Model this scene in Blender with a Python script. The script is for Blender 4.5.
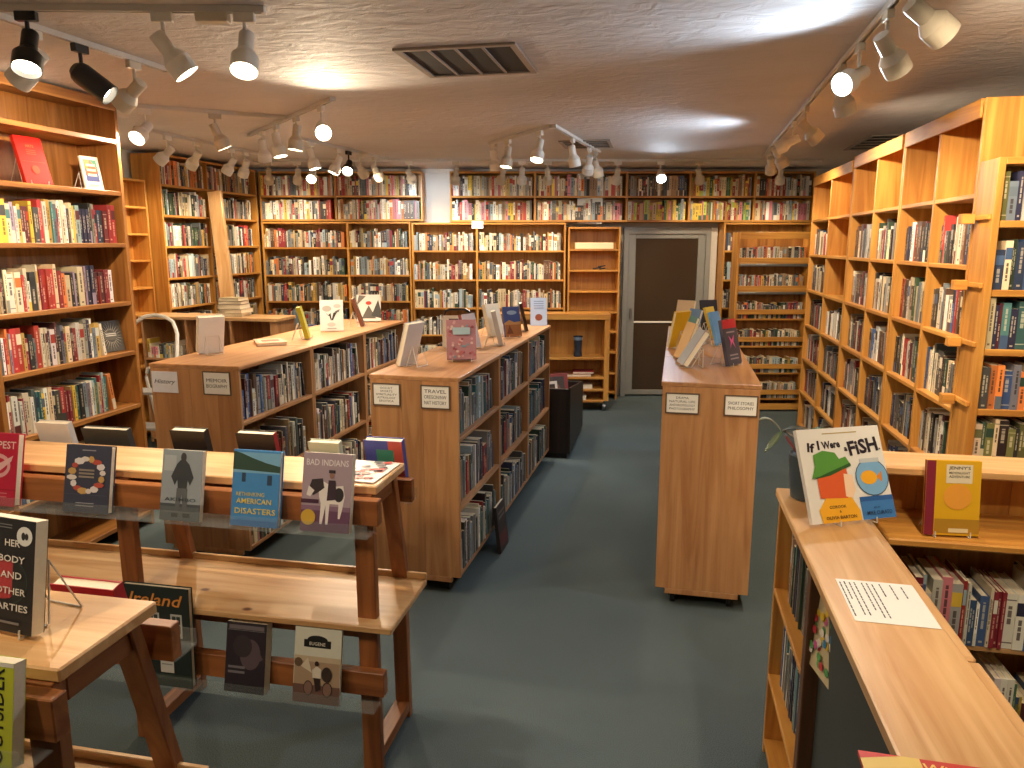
import bpy, bmesh, math, random
from mathutils import Vector, Matrix, Quaternion

# ------------------------------------------------------------------ scene, camera, world, exposure
for o in list(bpy.data.objects): bpy.data.objects.remove(o)
S = bpy.context.scene
COL = S.collection
F_PX, PITCH, YAW, EYE = 745.0, math.radians(10.643), math.radians(11.411), 1.9
cam_d = bpy.data.cameras.new('camera'); cam = bpy.data.objects.new('camera', cam_d); COL.objects.link(cam)
cam_d.sensor_width = 36; cam_d.lens = F_PX / 1024 * 36; cam_d.clip_start = .05
cam.location = (0, 0, EYE); cam.rotation_euler = (math.pi/2 - PITCH, 0, YAW)
S.camera = cam
W = bpy.data.worlds.new('world'); S.world = W; W.use_nodes = True
W.node_tree.nodes['Background'].inputs[0].default_value = (.9, .85, .8, 1)
W.node_tree.nodes['Background'].inputs[1].default_value = .05
vs = S.view_settings
vs.view_transform = 'Standard'; vs.look = 'None'; vs.gamma = 1; vs.use_curve_mapping = False
vs.exposure = 0.62
R_ = Vector((math.cos(YAW), math.sin(YAW), 0)); FH = Vector((-math.sin(YAW), math.cos(YAW), 0))
def bk(u, v, z=0): return R_*u + FH*v + Vector((0, 0, z))     # frame of the skewed back wall
CEIL = 2.79
PI = math.pi

# ------------------------------------------------------------------ materials
def lin(c):
    return tuple(((x/255)/12.92 if x/255 <= .04045 else ((x/255+.055)/1.055)**2.4) for x in c) + (1,)
MATS = {}
def newmat(name):
    m = bpy.data.materials.new(name); m.use_nodes = True
    MATS[name] = m
    return m, m.node_tree.nodes, m.node_tree.links, m.node_tree.nodes['Principled BSDF']
def wood(name, ca, cb, axis, rough=.42, ring=9., vary=.10):
    m, N, L, P = newmat(name)
    tc = N.new('ShaderNodeTexCoord'); mp = N.new('ShaderNodeMapping'); L.new(tc.outputs['Object'], mp.inputs['Vector'])
    oi = N.new('ShaderNodeObjectInfo')
    sc = [ring]*3; sc['xyz'.index(axis)] = ring*.07
    mp.inputs['Scale'].default_value = sc
    off = N.new('ShaderNodeVectorMath'); off.operation = 'ADD'
    mul = N.new('ShaderNodeMath'); mul.operation = 'MULTIPLY'; mul.inputs[1].default_value = 37.
    L.new(oi.outputs['Random'], mul.inputs[0]); L.new(mp.outputs[0], off.inputs[0]); L.new(mul.outputs[0], off.inputs[1])
    n1 = N.new('ShaderNodeTexNoise'); n1.inputs['Scale'].default_value = 1.6; n1.inputs['Detail'].default_value = 6
    n1.inputs['Distortion'].default_value = 1.6; L.new(off.outputs[0], n1.inputs['Vector'])
    rp = N.new('ShaderNodeValToRGB'); L.new(n1.outputs['Fac'], rp.inputs[0])
    rp.color_ramp.elements[0].position = .32; rp.color_ramp.elements[0].color = lin(cb)
    rp.color_ramp.elements[1].position = .68; rp.color_ramp.elements[1].color = lin(ca)
    hs = N.new('ShaderNodeHueSaturation'); L.new(rp.outputs[0], hs.inputs['Color'])
    mr = N.new('ShaderNodeMapRange'); mr.inputs['To Min'].default_value = 1-vary; mr.inputs['To Max'].default_value = 1+vary
    L.new(oi.outputs['Random'], mr.inputs['Value']); L.new(mr.outputs[0], hs.inputs['Value'])
    L.new(hs.outputs[0], P.inputs['Base Color'])
    if 'pine' in name:                      # scattered knots
        m2 = N.new('ShaderNodeMapping'); sk = [2.6]*3; sk['xyz'.index(axis)] = 1.7; m2.inputs['Scale'].default_value = sk
        of2 = N.new('ShaderNodeVectorMath'); of2.operation = 'ADD'; L.new(tc.outputs['Object'], m2.inputs['Vector'])
        L.new(m2.outputs[0], of2.inputs[0]); L.new(mul.outputs[0], of2.inputs[1])
        vo = N.new('ShaderNodeTexVoronoi'); vo.inputs['Scale'].default_value = 1.7; L.new(of2.outputs[0], vo.inputs['Vector'])
        kr = N.new('ShaderNodeValToRGB'); L.new(vo.outputs['Distance'], kr.inputs[0])
        kr.color_ramp.elements[0].position = .03; kr.color_ramp.elements[0].color = (1, 1, 1, 1); kr.color_ramp.elements[1].position = .07; kr.color_ramp.elements[1].color = (0, 0, 0, 1)
        km = N.new('ShaderNodeMix'); km.data_type = 'RGBA'; L.new(kr.outputs[0], km.inputs['Factor']); L.new(hs.outputs[0], km.inputs['A']); km.inputs['B'].default_value = lin((104, 58, 30))
        L.new(km.outputs['Result'], P.inputs['Base Color'])
    bp = N.new('ShaderNodeBump'); bp.inputs['Strength'].default_value = .06; bp.inputs['Distance'].default_value = .01
    L.new(n1.outputs['Fac'], bp.inputs['Height']); L.new(bp.outputs[0], P.inputs['Normal'])
    P.inputs['Roughness'].default_value = rough
    return m
WOODS = {'oak': ((210, 154, 74), (176, 116, 50)), 'walnut': ((178, 122, 62), (130, 82, 38)),
         'maple': ((192, 144, 98), (164, 114, 72)), 'pine': ((224, 184, 132), (198, 148, 94)),
         'fir': ((168, 106, 58), (122, 70, 36)), 'dark': ((52, 36, 28), (28, 20, 16)), 'brown': ((116, 78, 50), (84, 54, 34))}
def wd(kind, axis='z'):
    k = 'wood_%s_%s' % (kind, axis)
    if k not in MATS:
        a, b = WOODS[kind]; wood(k, a, b, axis, rough={'pine': .33, 'maple': .36}.get(kind, .42))
    return MATS[k]
def plain(name, c, rough=.5, metal=0., spec=.5, var=.06, scale=30):
    if name in MATS: return MATS[name]
    m, N, L, P = newmat(name)
    n = N.new('ShaderNodeTexNoise'); n.inputs['Scale'].default_value = scale
    tc = N.new('ShaderNodeTexCoord'); L.new(tc.outputs['Object'], n.inputs['Vector'])
    hs = N.new('ShaderNodeHueSaturation'); hs.inputs['Color'].default_value = lin(c)
    mr = N.new('ShaderNodeMapRange'); mr.inputs['To Min'].default_value = 1-var; mr.inputs['To Max'].default_value = 1+var
    L.new(n.outputs['Fac'], mr.inputs['Value']); L.new(mr.outputs[0], hs.inputs['Value']); L.new(hs.outputs[0], P.inputs['Base Color'])
    P.inputs['Roughness'].default_value = rough; P.inputs['Metallic'].default_value = metal
    P.inputs['Specular IOR Level'].default_value = spec
    return m
def col(c, rough=.45):
    return plain('colour_%d_%d_%d' % tuple(c), c, rough, var=.04)
def emit(name, c, s):
    m, N, L, P = newmat(name)
    P.inputs['Base Color'].default_value = (1, 1, 1, 1); P.inputs['Emission Color'].default_value = c + (1,) if len(c) == 3 else c
    P.inputs['Emission Strength'].default_value = s
    return m
def build_special():
    m, N, L, P = newmat('carpet')
    tc = N.new('ShaderNodeTexCoord')
    n1 = N.new('ShaderNodeTexNoise'); n1.inputs['Scale'].default_value = 260; n1.inputs['Detail'].default_value = 2
    n2 = N.new('ShaderNodeTexNoise'); n2.inputs['Scale'].default_value = 1.3; n2.inputs['Detail'].default_value = 5
    for n in (n1, n2): L.new(tc.outputs['Object'], n.inputs['Vector'])
    r1 = N.new('ShaderNodeValToRGB'); r1.color_ramp.elements[0].position = .3; r1.color_ramp.elements[1].position = .75
    r1.color_ramp.elements[0].color = lin((58, 69, 74)); r1.color_ramp.elements[1].color = lin((108, 121, 123))
    L.new(n1.outputs['Fac'], r1.inputs[0])
    mx = N.new('ShaderNodeMix'); mx.data_type = 'RGBA'; mx.blend_type = 'MULTIPLY'
    mr = N.new('ShaderNodeMapRange'); mr.inputs['From Min'].default_value = .35; mr.inputs['From Max'].default_value = .7
    mr.inputs['To Max'].default_value = .55
    L.new(n2.outputs['Fac'], mr.inputs['Value']); L.new(mr.outputs[0], mx.inputs['Factor'])
    L.new(r1.outputs[0], mx.inputs['A']); mx.inputs['B'].default_value = (.72, .74, .76, 1)
    L.new(mx.outputs['Result'], P.inputs['Base Color']); P.inputs['Roughness'].default_value = .95; P.inputs['Specular IOR Level'].default_value = .15
    b = N.new('ShaderNodeBump'); b.inputs['Strength'].default_value = .5; b.inputs['Distance'].default_value = .004
    L.new(n1.outputs['Fac'], b.inputs['Height']); L.new(b.outputs[0], P.inputs['Normal'])
    m, N, L, P = newmat('plaster')
    tc = N.new('ShaderNodeTexCoord')
    mp = N.new('ShaderNodeMapping'); mp.inputs['Scale'].default_value = (1, 1.6, 1); L.new(tc.outputs['Object'], mp.inputs[0])
    n1 = N.new('ShaderNodeTexNoise'); n1.inputs['Scale'].default_value = 9; n1.inputs['Detail'].default_value = 8; n1.inputs['Distortion'].default_value = .8
    n2 = N.new('ShaderNodeTexNoise'); n2.inputs['Scale'].default_value = 2.; n2.inputs['Detail'].default_value = 3
    for n in (n1, n2): L.new(mp.outputs[0], n.inputs['Vector'])
    r = N.new('ShaderNodeValToRGB'); L.new(n2.outputs['Fac'], r.inputs[0])
    r.color_ramp.elements[0].color = lin((196, 192, 192)); r.color_ramp.elements[1].color = lin((216, 212, 212))
    L.new(r.outputs[0], P.inputs['Base Color']); P.inputs['Roughness'].default_value = .75
    b = N.new('ShaderNodeBump'); b.inputs['Strength'].default_value = .55; b.inputs['Distance'].default_value = .02
    L.new(n1.outputs['Fac'], b.inputs['Height']); L.new(b.outputs[0], P.inputs['Normal'])
    m, N, L, P = newmat('acrylic')
    P.inputs['Base Color'].default_value = (.9, .95, .95, 1); P.inputs['Roughness'].default_value = .05
    tr = N.new('ShaderNodeBsdfTransparent'); tr.inputs[0].default_value = (.95, .97, .97, 1)
    mx = N.new('ShaderNodeMixShader'); mx.inputs[0].default_value = .05
    L.new(tr.outputs[0], mx.inputs[1]); L.new(P.outputs[0], mx.inputs[2])
    L.new(mx.outputs[0], N['Material Output'].inputs['Surface'])
    m, N, L, P = newmat('door_glass')
    P.inputs['Base Color'].default_value = lin((66, 52, 40)); P.inputs['Roughness'].default_value = .12
    n = N.new('ShaderNodeTexNoise'); n.inputs['Scale'].default_value = 3
    mr = N.new('ShaderNodeMapRange'); mr.inputs['To Min'].default_value = .08; mr.inputs['To Max'].default_value = .25
    L.new(n.outputs['Fac'], mr.inputs['Value']); L.new(mr.outputs[0], P.inputs['Roughness'])
    m, N, L, P = newmat('book_colours')
    a = N.new('ShaderNodeAttribute'); a.attribute_name = 'Col'
    L.new(a.outputs['Color'], P.inputs['Base Color']); P.inputs['Roughness'].default_value = .5
build_special()
WHITE = plain('white_paint', (226, 222, 212), .45)
BEIGE = plain('beige_enamel', (206, 196, 176), .4)
BLACKM = plain('black_enamel', (26, 26, 28), .35)
TRACKM = plain('track_metal', (208, 204, 196), .4)
WIRE = plain('white_wire', (214, 208, 196), .35)
STEEL = plain('dull_steel', (150, 150, 148), .35, metal=.8)
BLACKP = plain('black_plastic', (18, 18, 20), .5)
ALU = plain('grey_aluminium', (150, 150, 146), .4, metal=.3)
WALLM = plain('wall_paint', (222, 220, 212), .7, var=.03, scale=4)
PAGES = plain('page_paper', (232, 222, 198), .8, var=.08, scale=90)
PAPER = plain('white_paper', (240, 238, 232), .7, var=.02)
BULB_W = emit('bulb_warm', (1, .86, .62), 14); BULB_C = emit('bulb_cool', (.78, .9, 1), 14)
SLATE = plain('grey_green_board', (64, 70, 68), .6)
ACR = MATS['acrylic']

# ------------------------------------------------------------------ mesh helpers
class MB:
    def __init__(s): s.v = []; s.f = []; s.m = []; s.mats = []; s.M = None
    def mi(s, mat):
        if mat is None: return 0
        if mat not in s.mats: s.mats.append(mat)
        return s.mats.index(mat)
    def add(s, vs, fs, mat=None):
        b = len(s.v)
        s.v += [tuple(s.M @ Vector(p)) if s.M else tuple(p) for p in vs]
        s.f += [tuple(b+i for i in f) for f in fs]; k = s.mi(mat); s.m += [k]*len(fs)
        return s
    def box(s, x0, x1, y0, y1, z0, z1, mat=None):
        return s.add([(x, y, z) for z in (z0, z1) for y in (y0, y1) for x in (x0, x1)],
                     [(0, 2, 3, 1), (4, 5, 7, 6), (0, 1, 5, 4), (2, 6, 7, 3), (0, 4, 6, 2), (1, 3, 7, 5)], mat)
    def bar(s, a, b, w, h, mat=None):
        a, b = Vector(a), Vector(b); d = (b-a).normalized(); up = Vector((0, 0, 1))
        if abs(d.z) > .95: up = Vector((0, 1, 0))
        x = d.cross(up).normalized(); y = x.cross(d)
        vs = [p + x*i*w/2 + y*j*h/2 for p in (a, b) for j in (-1, 1) for i in (-1, 1)]
        return s.add(vs, [(0, 2, 3, 1), (4, 5, 7, 6), (0, 1, 5, 4), (2, 6, 7, 3), (0, 4, 6, 2), (1, 3, 7, 5)], mat)
    def tube(s, pts, r, n=7, mat=None, r2=None):
        pts = [Vector(p) for p in pts]; rings = []; k = len(pts)
        for i, p in enumerate(pts):
            d = (pts[min(i+1, k-1)] - pts[max(i-1, 0)]).normalized()
            up = Vector((0, 0, 1)) if abs(d.z) < .9 else Vector((1, 0, 0))
            x = d.cross(up).normalized(); y = x.cross(d)
            rr = r if r2 is None else r + (r2-r)*i/(k-1)
            rings.append([p + (x*math.cos(2*PI*j/n) + y*math.sin(2*PI*j/n))*rr for j in range(n)])
        vs = [q for g in rings for q in g]; fs = []
        for i in range(k-1):
            for j in range(n): fs.append((i*n+j, i*n+(j+1) % n, (i+1)*n+(j+1) % n, (i+1)*n+j))
        fs += [tuple(range(n-1, -1, -1)), tuple((k-1)*n+j for j in range(n))]
        return s.add(vs, fs, mat)
    def lathe(s, prof, n=16, mat=None, cap0=True, cap1=True):
        vs = [(r*math.cos(2*PI*j/n), r*math.sin(2*PI*j/n), z) for r, z in prof for j in range(n)]; fs = []
        k = len(prof)
        for i in range(k-1):
            for j in range(n): fs.append((i*n+j, i*n+(j+1) % n, (i+1)*n+(j+1) % n, (i+1)*n+j))
        if cap0: fs.append(tuple(range(n-1, -1, -1)))
        if cap1: fs.append(tuple((k-1)*n+j for j in range(n)))
        return s.add(vs, fs, mat)
    def prism(s, poly, y0, y1, mat=None):       # polygon in x,z extruded along y
        n = len(poly)
        vs = [(x, y0, z) for x, z in poly] + [(x, y1, z) for x, z in poly]
        fs = [tuple(range(n)), tuple(range(2*n-1, n-1, -1))] + [(i, i+n, (i+1) % n+n, (i+1) % n) for i in range(n)]
        return s.add(vs, fs, mat)
    def mesh(s, name, mat=None, bevel=0, smooth=False):
        me = bpy.data.meshes.new(name); me.from_pydata(s.v, [], s.f)
        for m in (s.mats or ([mat] if mat else [])): me.materials.append(m)
        if s.mats: me.polygons.foreach_set('material_index', s.m)
        bm = bmesh.new(); bm.from_mesh(me); bmesh.ops.recalc_face_normals(bm, faces=bm.faces)
        if bevel: bmesh.ops.bevel(bm, geom=list(bm.edges), offset=bevel, segments=1, affect='EDGES', clamp_overlap=True)
        if smooth:
            for f in bm.faces: f.smooth = True
        bm.to_mesh(me); bm.free(); me.update()
        if smooth: me.set_sharp_from_angle(angle=math.radians(26))
        return me
    def build(s, name, mat=None, parent=None, bevel=0, smooth=False, loc=None, rot=None):
        return place(name, s.mesh(name, mat, bevel, smooth), parent, loc, rot)
def place(name, me, parent=None, loc=None, rot=None):
    o = bpy.data.objects.new(name, me); COL.objects.link(o)
    if parent: o.parent = parent
    if loc is not None: o.location = loc
    if rot is not None: o.rotation_euler = rot
    return o
def tag(o, label, cat, group=None):
    o['label'] = label; o['category'] = cat
    if group: o['group'] = group
    return o
def thing(name, label, cat, loc=(0, 0, 0), rz=0, group=None):
    o = bpy.data.objects.new(name, None); COL.objects.link(o)
    o.empty_display_size = .05; o.location = loc; o.rotation_euler = (0, 0, rz)
    return tag(o, label, cat, group)
def struct(o): o['kind'] = 'structure'; return o
def board(name, parent, mat, x0, x1, y0, y1, z0, z1, bev=.0025, label=None):
    # the mesh is centred on its own middle so that the grain differs from board to board
    c = ((x0+x1)/2, (y0+y1)/2, (z0+z1)/2); a, b, d = (x1-x0)/2, (y1-y0)/2, (z1-z0)/2
    o = MB().box(-a, a, -b, b, -d, d).build(name, mat, parent, bevel=min(bev, a*.4, b*.4, d*.4), loc=c)
    if label: o['label'] = label
    return o
_TXT = {}
def text_mesh(s, font_shear=0., bold=0.):
    k = (s, font_shear, bold)
    if k in _TXT: return _TXT[k]
    cu = bpy.data.curves.new('lettering', 'FONT'); cu.body = s; cu.align_x = 'CENTER'; cu.align_y = 'CENTER'
    cu.shear = font_shear; cu.offset = bold; cu.resolution_u = 2; cu.space_line = .95
    o = bpy.data.objects.new('lettering', cu); COL.objects.link(o)
    bpy.context.view_layer.update()
    me = bpy.data.meshes.new_from_object(o.evaluated_get(bpy.context.evaluated_depsgraph_get()))
    bpy.data.objects.remove(o); bpy.data.curves.remove(cu)
    xs = [v.co.x for v in me.vertices] or [0]; ys = [v.co.y for v in me.vertices] or [0]
    cx, cy = (min(xs)+max(xs))/2, (min(ys)+max(ys))/2
    for v in me.vertices: v.co.x -= cx; v.co.y -= cy
    _TXT[k] = (me, max(xs)-min(xs), max(ys)-min(ys))
    return _TXT[k]
def lettering(s, parent, mat, centre, width=None, height=None, rot=(PI/2, 0, 0), shear=0., bold=0., name='lettering'):
    me, w, h = text_mesh(s, shear, bold)
    me = me.copy(); me.materials.clear(); me.materials.append(mat)
    sx = width/w if width else height/h; sy = height/h if height else sx
    me.transform(Matrix.Diagonal((sx, sy, 1, 1)))
    return place(name, me, parent, centre, rot)

# ------------------------------------------------------------------ the room
def slab(name, x0, x1, y0, y1, z0, z1, mat, ang=0, o=(0, 0, 0)):
    ob = MB().box(x0, x1, y0, y1, z0, z1).build(name, mat, None, loc=o, rot=(0, 0, ang)); return struct(ob)
slab('floor', -5.4, 3.6, -3.2, 10.2, -.1, 0, MATS['carpet'])
slab('ceiling', -5.4, 3.6, -3.2, 10.2, CEIL, CEIL+.1, MATS['plaster'])
slab('wall_left', -5.25, -5.1, 4.45, 9.6, 0, CEIL, WALLM)
slab('wall_left_return', -5.1, -3.73, 4.37, 4.45, 0, CEIL, WALLM)
slab('wall_left_near', -3.85, -3.73, -3.1, 4.37, 0, CEIL, WALLM)
slab('wall_right', 2.75, 2.87, 3.95, 10.1, 0, CEIL, WALLM)
slab('wall_right_return', 2.75, 3.4, 3.95, 4.07, 0, CEIL, WALLM)
slab('wall_right_near', 3.3, 3.42, -3.1, 3.95, 0, CEIL, WALLM)
slab('wall_front', -3.85, 3.42, -3.2, -3.1, 0, CEIL, WALLM)
wb = slab('wall_back', -3.6, 4.75, 9.37, 9.52, 0, CEIL, WALLM, YAW)
slab('trim_1', -3.45, 4.6, 9.30, 9.37, 2.745, CEIL, WHITE, YAW)
pil = slab('wall_pillar', -1.045, -.745, 9.12, 9.37, 2.14, 2.745, plain('cool_white_paint', (226, 232, 232), .7))

# door in the back wall
def door():
    d = bpy.data.objects.new('door_1', None); COL.objects.link(d); struct(d)
    d.location = bk(0, 9.26); d.rotation_euler = (0, 0, YAW)
    d['label'] = 'grey metal storm door with two dark glass panes'
    u0, u1 = 1.37, 2.43
    for a, b in ((u0, u0+.06), (u1-.06, u1)): board('door_jamb', d, ALU, a, b, 0, .1, 0, 2.10)
    board('door_header', d, ALU, u0+.06, u1-.06, 0, .1, 2.02, 2.10)
    for a, b in ((u0+.06, u0+.15), (u1-.15, u1-.06)): board('door_stile', d, ALU, a, b, .025, .065, .02, 2.02)
    board('door_rail', d, ALU, u0+.15, u1-.15, .025, .065, 1.965, 2.02)
    board('door_rail', d, WHITE, u0+.15, u1-.15, .03, .06, .93, .952)
    board('door_rail', d, ALU, u0+.15, u1-.15, .025, .065, .02, .08)
    board('pane', d, MATS['door_glass'], u0+.15, u1-.15, .042, .05, .952, 1.965)
    board('pane', d, MATS['door_glass'], u0+.15, u1-.15, .042, .05, .08, .93)
    board('door_handle', d, STEEL, u0+.09, u0+.11, -.02, .02, .98, 1.12)
    board('door_trim', d, WHITE, u1, u1+.085, .03, .1, 0, 2.10)
door()

# ------------------------------------------------------------------ bookcases
def case(name, label, cat, origin, ang, w, d, z0, z1, floors, divs=(), kind='oak', t=.022, back=True, top=True, fascia=0, group=None, gaps=(), base=0.):
    """open bookcase: local x across the front, local y into the case, local z up from the origin"""
    o = thing(name, label, cat, origin, ang, group)
    vz, vx = wd(kind, 'z'), wd(kind, 'x')
    edges = [0] + list(divs) + [w]
    board('side_panel', o, vz, 0, t, 0, d, z0, z1); board('side_panel', o, vz, w-t, w, 0, d, z0, z1)
    for x in divs: board('divider', o, vz, x-t*.6, x+t*.6, .002, d-.01, z0+.001, z1-t)
    if top: board('top_board', o, vx, t, w-t, 0, d, z1-t, z1)
    if back: board('back_panel', o, vz, t, w-t, d-.008, d, z0, z1-t, bev=.001)
    if fascia: board('fascia', o, vx, t, w-t, -.012, 0, z1-fascia, z1)
    if base: board('base_board', o, vx, t, w-t, .015, .03, z0, z0+base)
    for z in floors:
        for i in range(len(edges)-1):
            a = edges[i] + (t if i == 0 else t*.6); b = edges[i+1] - (t if i == len(edges)-2 else t*.6)
            board('shelf', o, vx, a, b, .003, d-.008, z-t, z)
    return o
ROWS = []
def row(o, ang, length, phrase, pal='mix', h=(.185, .235), t=(.013, .036), fill=1., d=(.13, .165), inset=.015, start=0., top=.30, seed=None, force=None):
    ROWS.append(dict(o=Vector(o), ang=ang, L=length, ph=phrase, pal=pal, h=h, t=t, fill=fill, d=d, inset=inset, start=start, top=top, seed=seed, force=force))

# left wall bookcase (faces +x)
LF = [2.545, 2.227, 1.906, 1.534, 1.21, .854, .48, .1]
case('bookcase', 'tall walnut bookcase by the two-tier display tables, reaching the ceiling', 'bookcase', (-3.4, 2.3, 0), PI/2, 2.02, .3, 0, 2.775, LF, (.95,), 'walnut', .028, fascia=.06)
LN = {1.906: 'top book row', 1.534: 'second book row', 1.21: 'third book row', .854: 'fourth book row'}
for z, ph in LN.items():
    row((-3.4, 2.3+.03, z), PI/2, .90, ph+' of walnut bookcase, near part', fill=.99, top=.3)
    row((-3.4, 2.3+.97, z), PI/2, 1.02, ph+' of walnut bookcase', fill={1.906: .985, 1.534: .90, 1.21: .775, .854: .80}[z], h=(.19, .245), t=(.015, .038), pal='left', top=.31, inset=.03)
row((-3.4, 2.33, .48), PI/2, .9, 'hidden row', fill=.9)
row((-3.4, 3.27, .48), PI/2, 1.0, 'row below the lowest visible one of the walnut bookcase', fill=.9)

# right wall bookcases (face -x)
RF = [2.13, 1.80, 1.457, 1.113, .775, .44, .1]
RU = [(7.88, 6.30, 7.09, 'far'), (6.29, 5.045, 5.64, 'middle'), (5.035, 3.885, 4.45, 'near')]
for y1, y0, ym, nm in RU:
    case('bookcase', 'orange oak bookcase on the right wall, %s unit, empty top row' % nm, 'bookcase',
         (1.395, y1, 0), -PI/2, y1-y0, .29, 0, 2.55 if nm != 'far' else 2.53, RF, (y1-ym,), 'oak', .022, fascia=.085, group='right wall bookcases')
RB = {1.80: 'upper book row', 1.457: 'second book row', 1.113: 'third book row', .775: 'fourth book row', .44: 'fifth book row', .1: 'bottom book row'}
random.seed(5)
for y1, y0, ym, nm in RU:
    for z, ph in RB.items():
        for k, (a, b) in enumerate(((y1-.025, ym+.015), (ym-.015, y0+.025))):
            if nm == 'far' and k == 1 and z > 1.4: continue
            fl = .97 if not (nm == 'far' and z > 1.4) else .75
            row((1.395, a, z), -PI/2, a-b, ph+', %s right wall bookcase' % nm, 'dark', h=(.19, .25), t=(.016, .042), fill=fl*random.choice((1, .97, .93)), inset=.04, d=(.14, .18), top=.29)
# near bookcase that faces the camera
NF = [2.0, 1.70, 1.435, 1.16, .917, .6, .3, .08]
nb = case('bookcase', 'orange oak bookcase with wooden tabs on its side, facing the counter', 'bookcase', (1.395, 3.67, 0), 0, 1.25, .2, 0, 2.267, NF, (.62,), 'oak', .03)
for z in (2.0, 1.70, 1.435, 1.16):
    e = board('side_strip', nb, wd('oak', 'y'), -.014, 0, .02, .2, z+.005, z+.028)
    board('side_tab', nb, wd('oak', 'x'), -.07, -.014, .15, .2, z-.01, z+.035)
NP = {2.0: 'olive', 1.70: 'blues', 1.435: 'blues', 1.16: 'reds', .917: 'green'}
for z, p in NP.items():
    row((1.43, 3.67, z), 0, .56, {2.0: 'top row', 1.70: 'second row', 1.435: 'middle row', 1.16: 'fourth row', .917: 'green row'}[z]+' of tabbed oak bookcase', p, h=(.19, .225) if z != .917 else (.17, .2), t=(.018, .036), fill=.98 if z > 1 else .55, inset=.012, d=(.12, .14), top=.26)
    row((2.05, 3.67, z), 0, .55, 'hidden row of tabbed bookcase', 'mix', h=(.18, .21), inset=.012, d=(.12, .14), top=.25)

# back wall: lower cases, upper shelves
def back_case(name, label, u0, u1, v, z0, z1, floors, divs, d=.27, **k):
    return case(name, label, 'bookcase', bk(u0, v), YAW, u1-u0, d, z0, z1, floors, [q-u0 for q in divs], **k)
V = 9.07
back_case('bookcase', 'oak bookcase on the back wall beside the left corner', -2.99, -1.21, V, 0, 2.16, [1.862, 1.535, 1.22, .9, .57, .25, .06], [-1.965])
back_case('bookcase', 'oak bookcase on the back wall below the pale pillar', -1.2, .645, V, 0, 2.15, [1.823, 1.478, 1.138, .81, .47, .12], [-.42])
back_case('bookcase', 'narrow empty oak bookcase beside the dark glass door', .672, 1.30, V, 0, 2.10, [1.841, 1.592, 1.341, 1.087, .85, .596, .334, .095], [])
back_case('bookcase', 'oak bookcase behind the paperback rack, right of the door', 2.53, 3.58, V, 0, 2.15, [1.823, 1.478, 1.138, .81, .47, .12], [])
back_case('wall_shelf', 'two-row oak wall shelf of books above the left part of the back wall', -2.99, -1.06, V, 2.165, 2.74, [2.19, 2.465], [-2.09])
back_case('wall_shelf', 'long two-row oak wall shelf of books running above the door', -.735, 3.58, V, 2.155, 2.74, [2.18, 2.46], [.272, 1.36, 2.105, 2.873])
def brow(u0, u1, z, ph, pal='light', **k):
    row(bk(u0+.02, V, z), YAW, u1-u0-.04, ph, pal, inset=.01, d=(.14, .17), **k)
for z in (1.862, 1.535, 1.22, .9, .57, .25):
    brow(-2.99, -1.965, z, 'back wall case', 'back', h=(.17, .225), t=(.016, .034), fill=.98); brow(-1.965, -1.21, z, 'back wall case', 'back', h=(.17, .225), t=(.016, .034), fill=.98)
for z in (1.823, 1.478, 1.138, .81, .47, .12):
    brow(-1.2, -.42, z, 'back wall case', 'back', h=(.17, .225), t=(.016, .034), fill=.98); brow(-.42, .645, z, 'back wall case', 'back', h=(.17, .225), t=(.016, .034), fill=.98)
    brow(2.53, 3.58, z, 'right of door', 'back', h=(.17, .22))
for a, b in ((-2.99, -2.09), (-2.09, -1.06)):
    for z in (2.19, 2.465): brow(a, b, z, 'wall shelf', 'light', h=(.2, .235), t=(.016, .036), fill=.985, top=.25)
for a, b, p in ((-.735, .272, 'light'), (.272, 1.36, 'light'), (1.36, 2.105, 'dark'), (2.105, 2.873, 'bright'), (2.873, 3.58, 'light')):
    for z in (2.18, 2.46): brow(a, b, z, 'wall shelf', p if not (p == 'dark' and z < 2.4) else 'bright', h=(.19, .235), t=(.016, .036), fill=.985, top=.25)

# left wall, far part (faces +x)
BF = [2.47, 2.18, 1.88, 1.57, 1.28, .97, .66, .35, .06]
case('bookcase', 'oak bookcase on the far left wall behind a leaning plank', 'bookcase', (-4.76, 6.55, 0), PI/2, 1.765, .3, 0, 2.755, BF, (.78,), 'oak', .022)
for z in BF[:-1]:
    row((-4.76, 6.58, z), PI/2, .73, 'far left wall', 'back', h=(.19, .235), inset=.01, fill=.97, top=.26)
    row((-4.76, 7.35, z), PI/2, .86, 'far left wall', 'back', h=(.19, .235), inset=.01, fill=.97, top=.26)
case('bookcase', 'narrow empty orange bookcase between the walnut bookcase and the far left corner', 'bookcase', (-4.9, 6.08, 0), PI/2, .45, .19, 0, 2.5, [2.25, 2.0, 1.75, 1.49, 1.24, .98, .72, .46, .1], (), 'oak', .02)
pk = tag(MB().bar((-4.36, 7.04, .03), (-4.64, 7.26, 2.44), .15, .045).build('plank', wd('pine', 'z'), None, bevel=.004), 'tall pine plank leaning against the far left bookcase', 'plank')

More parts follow.
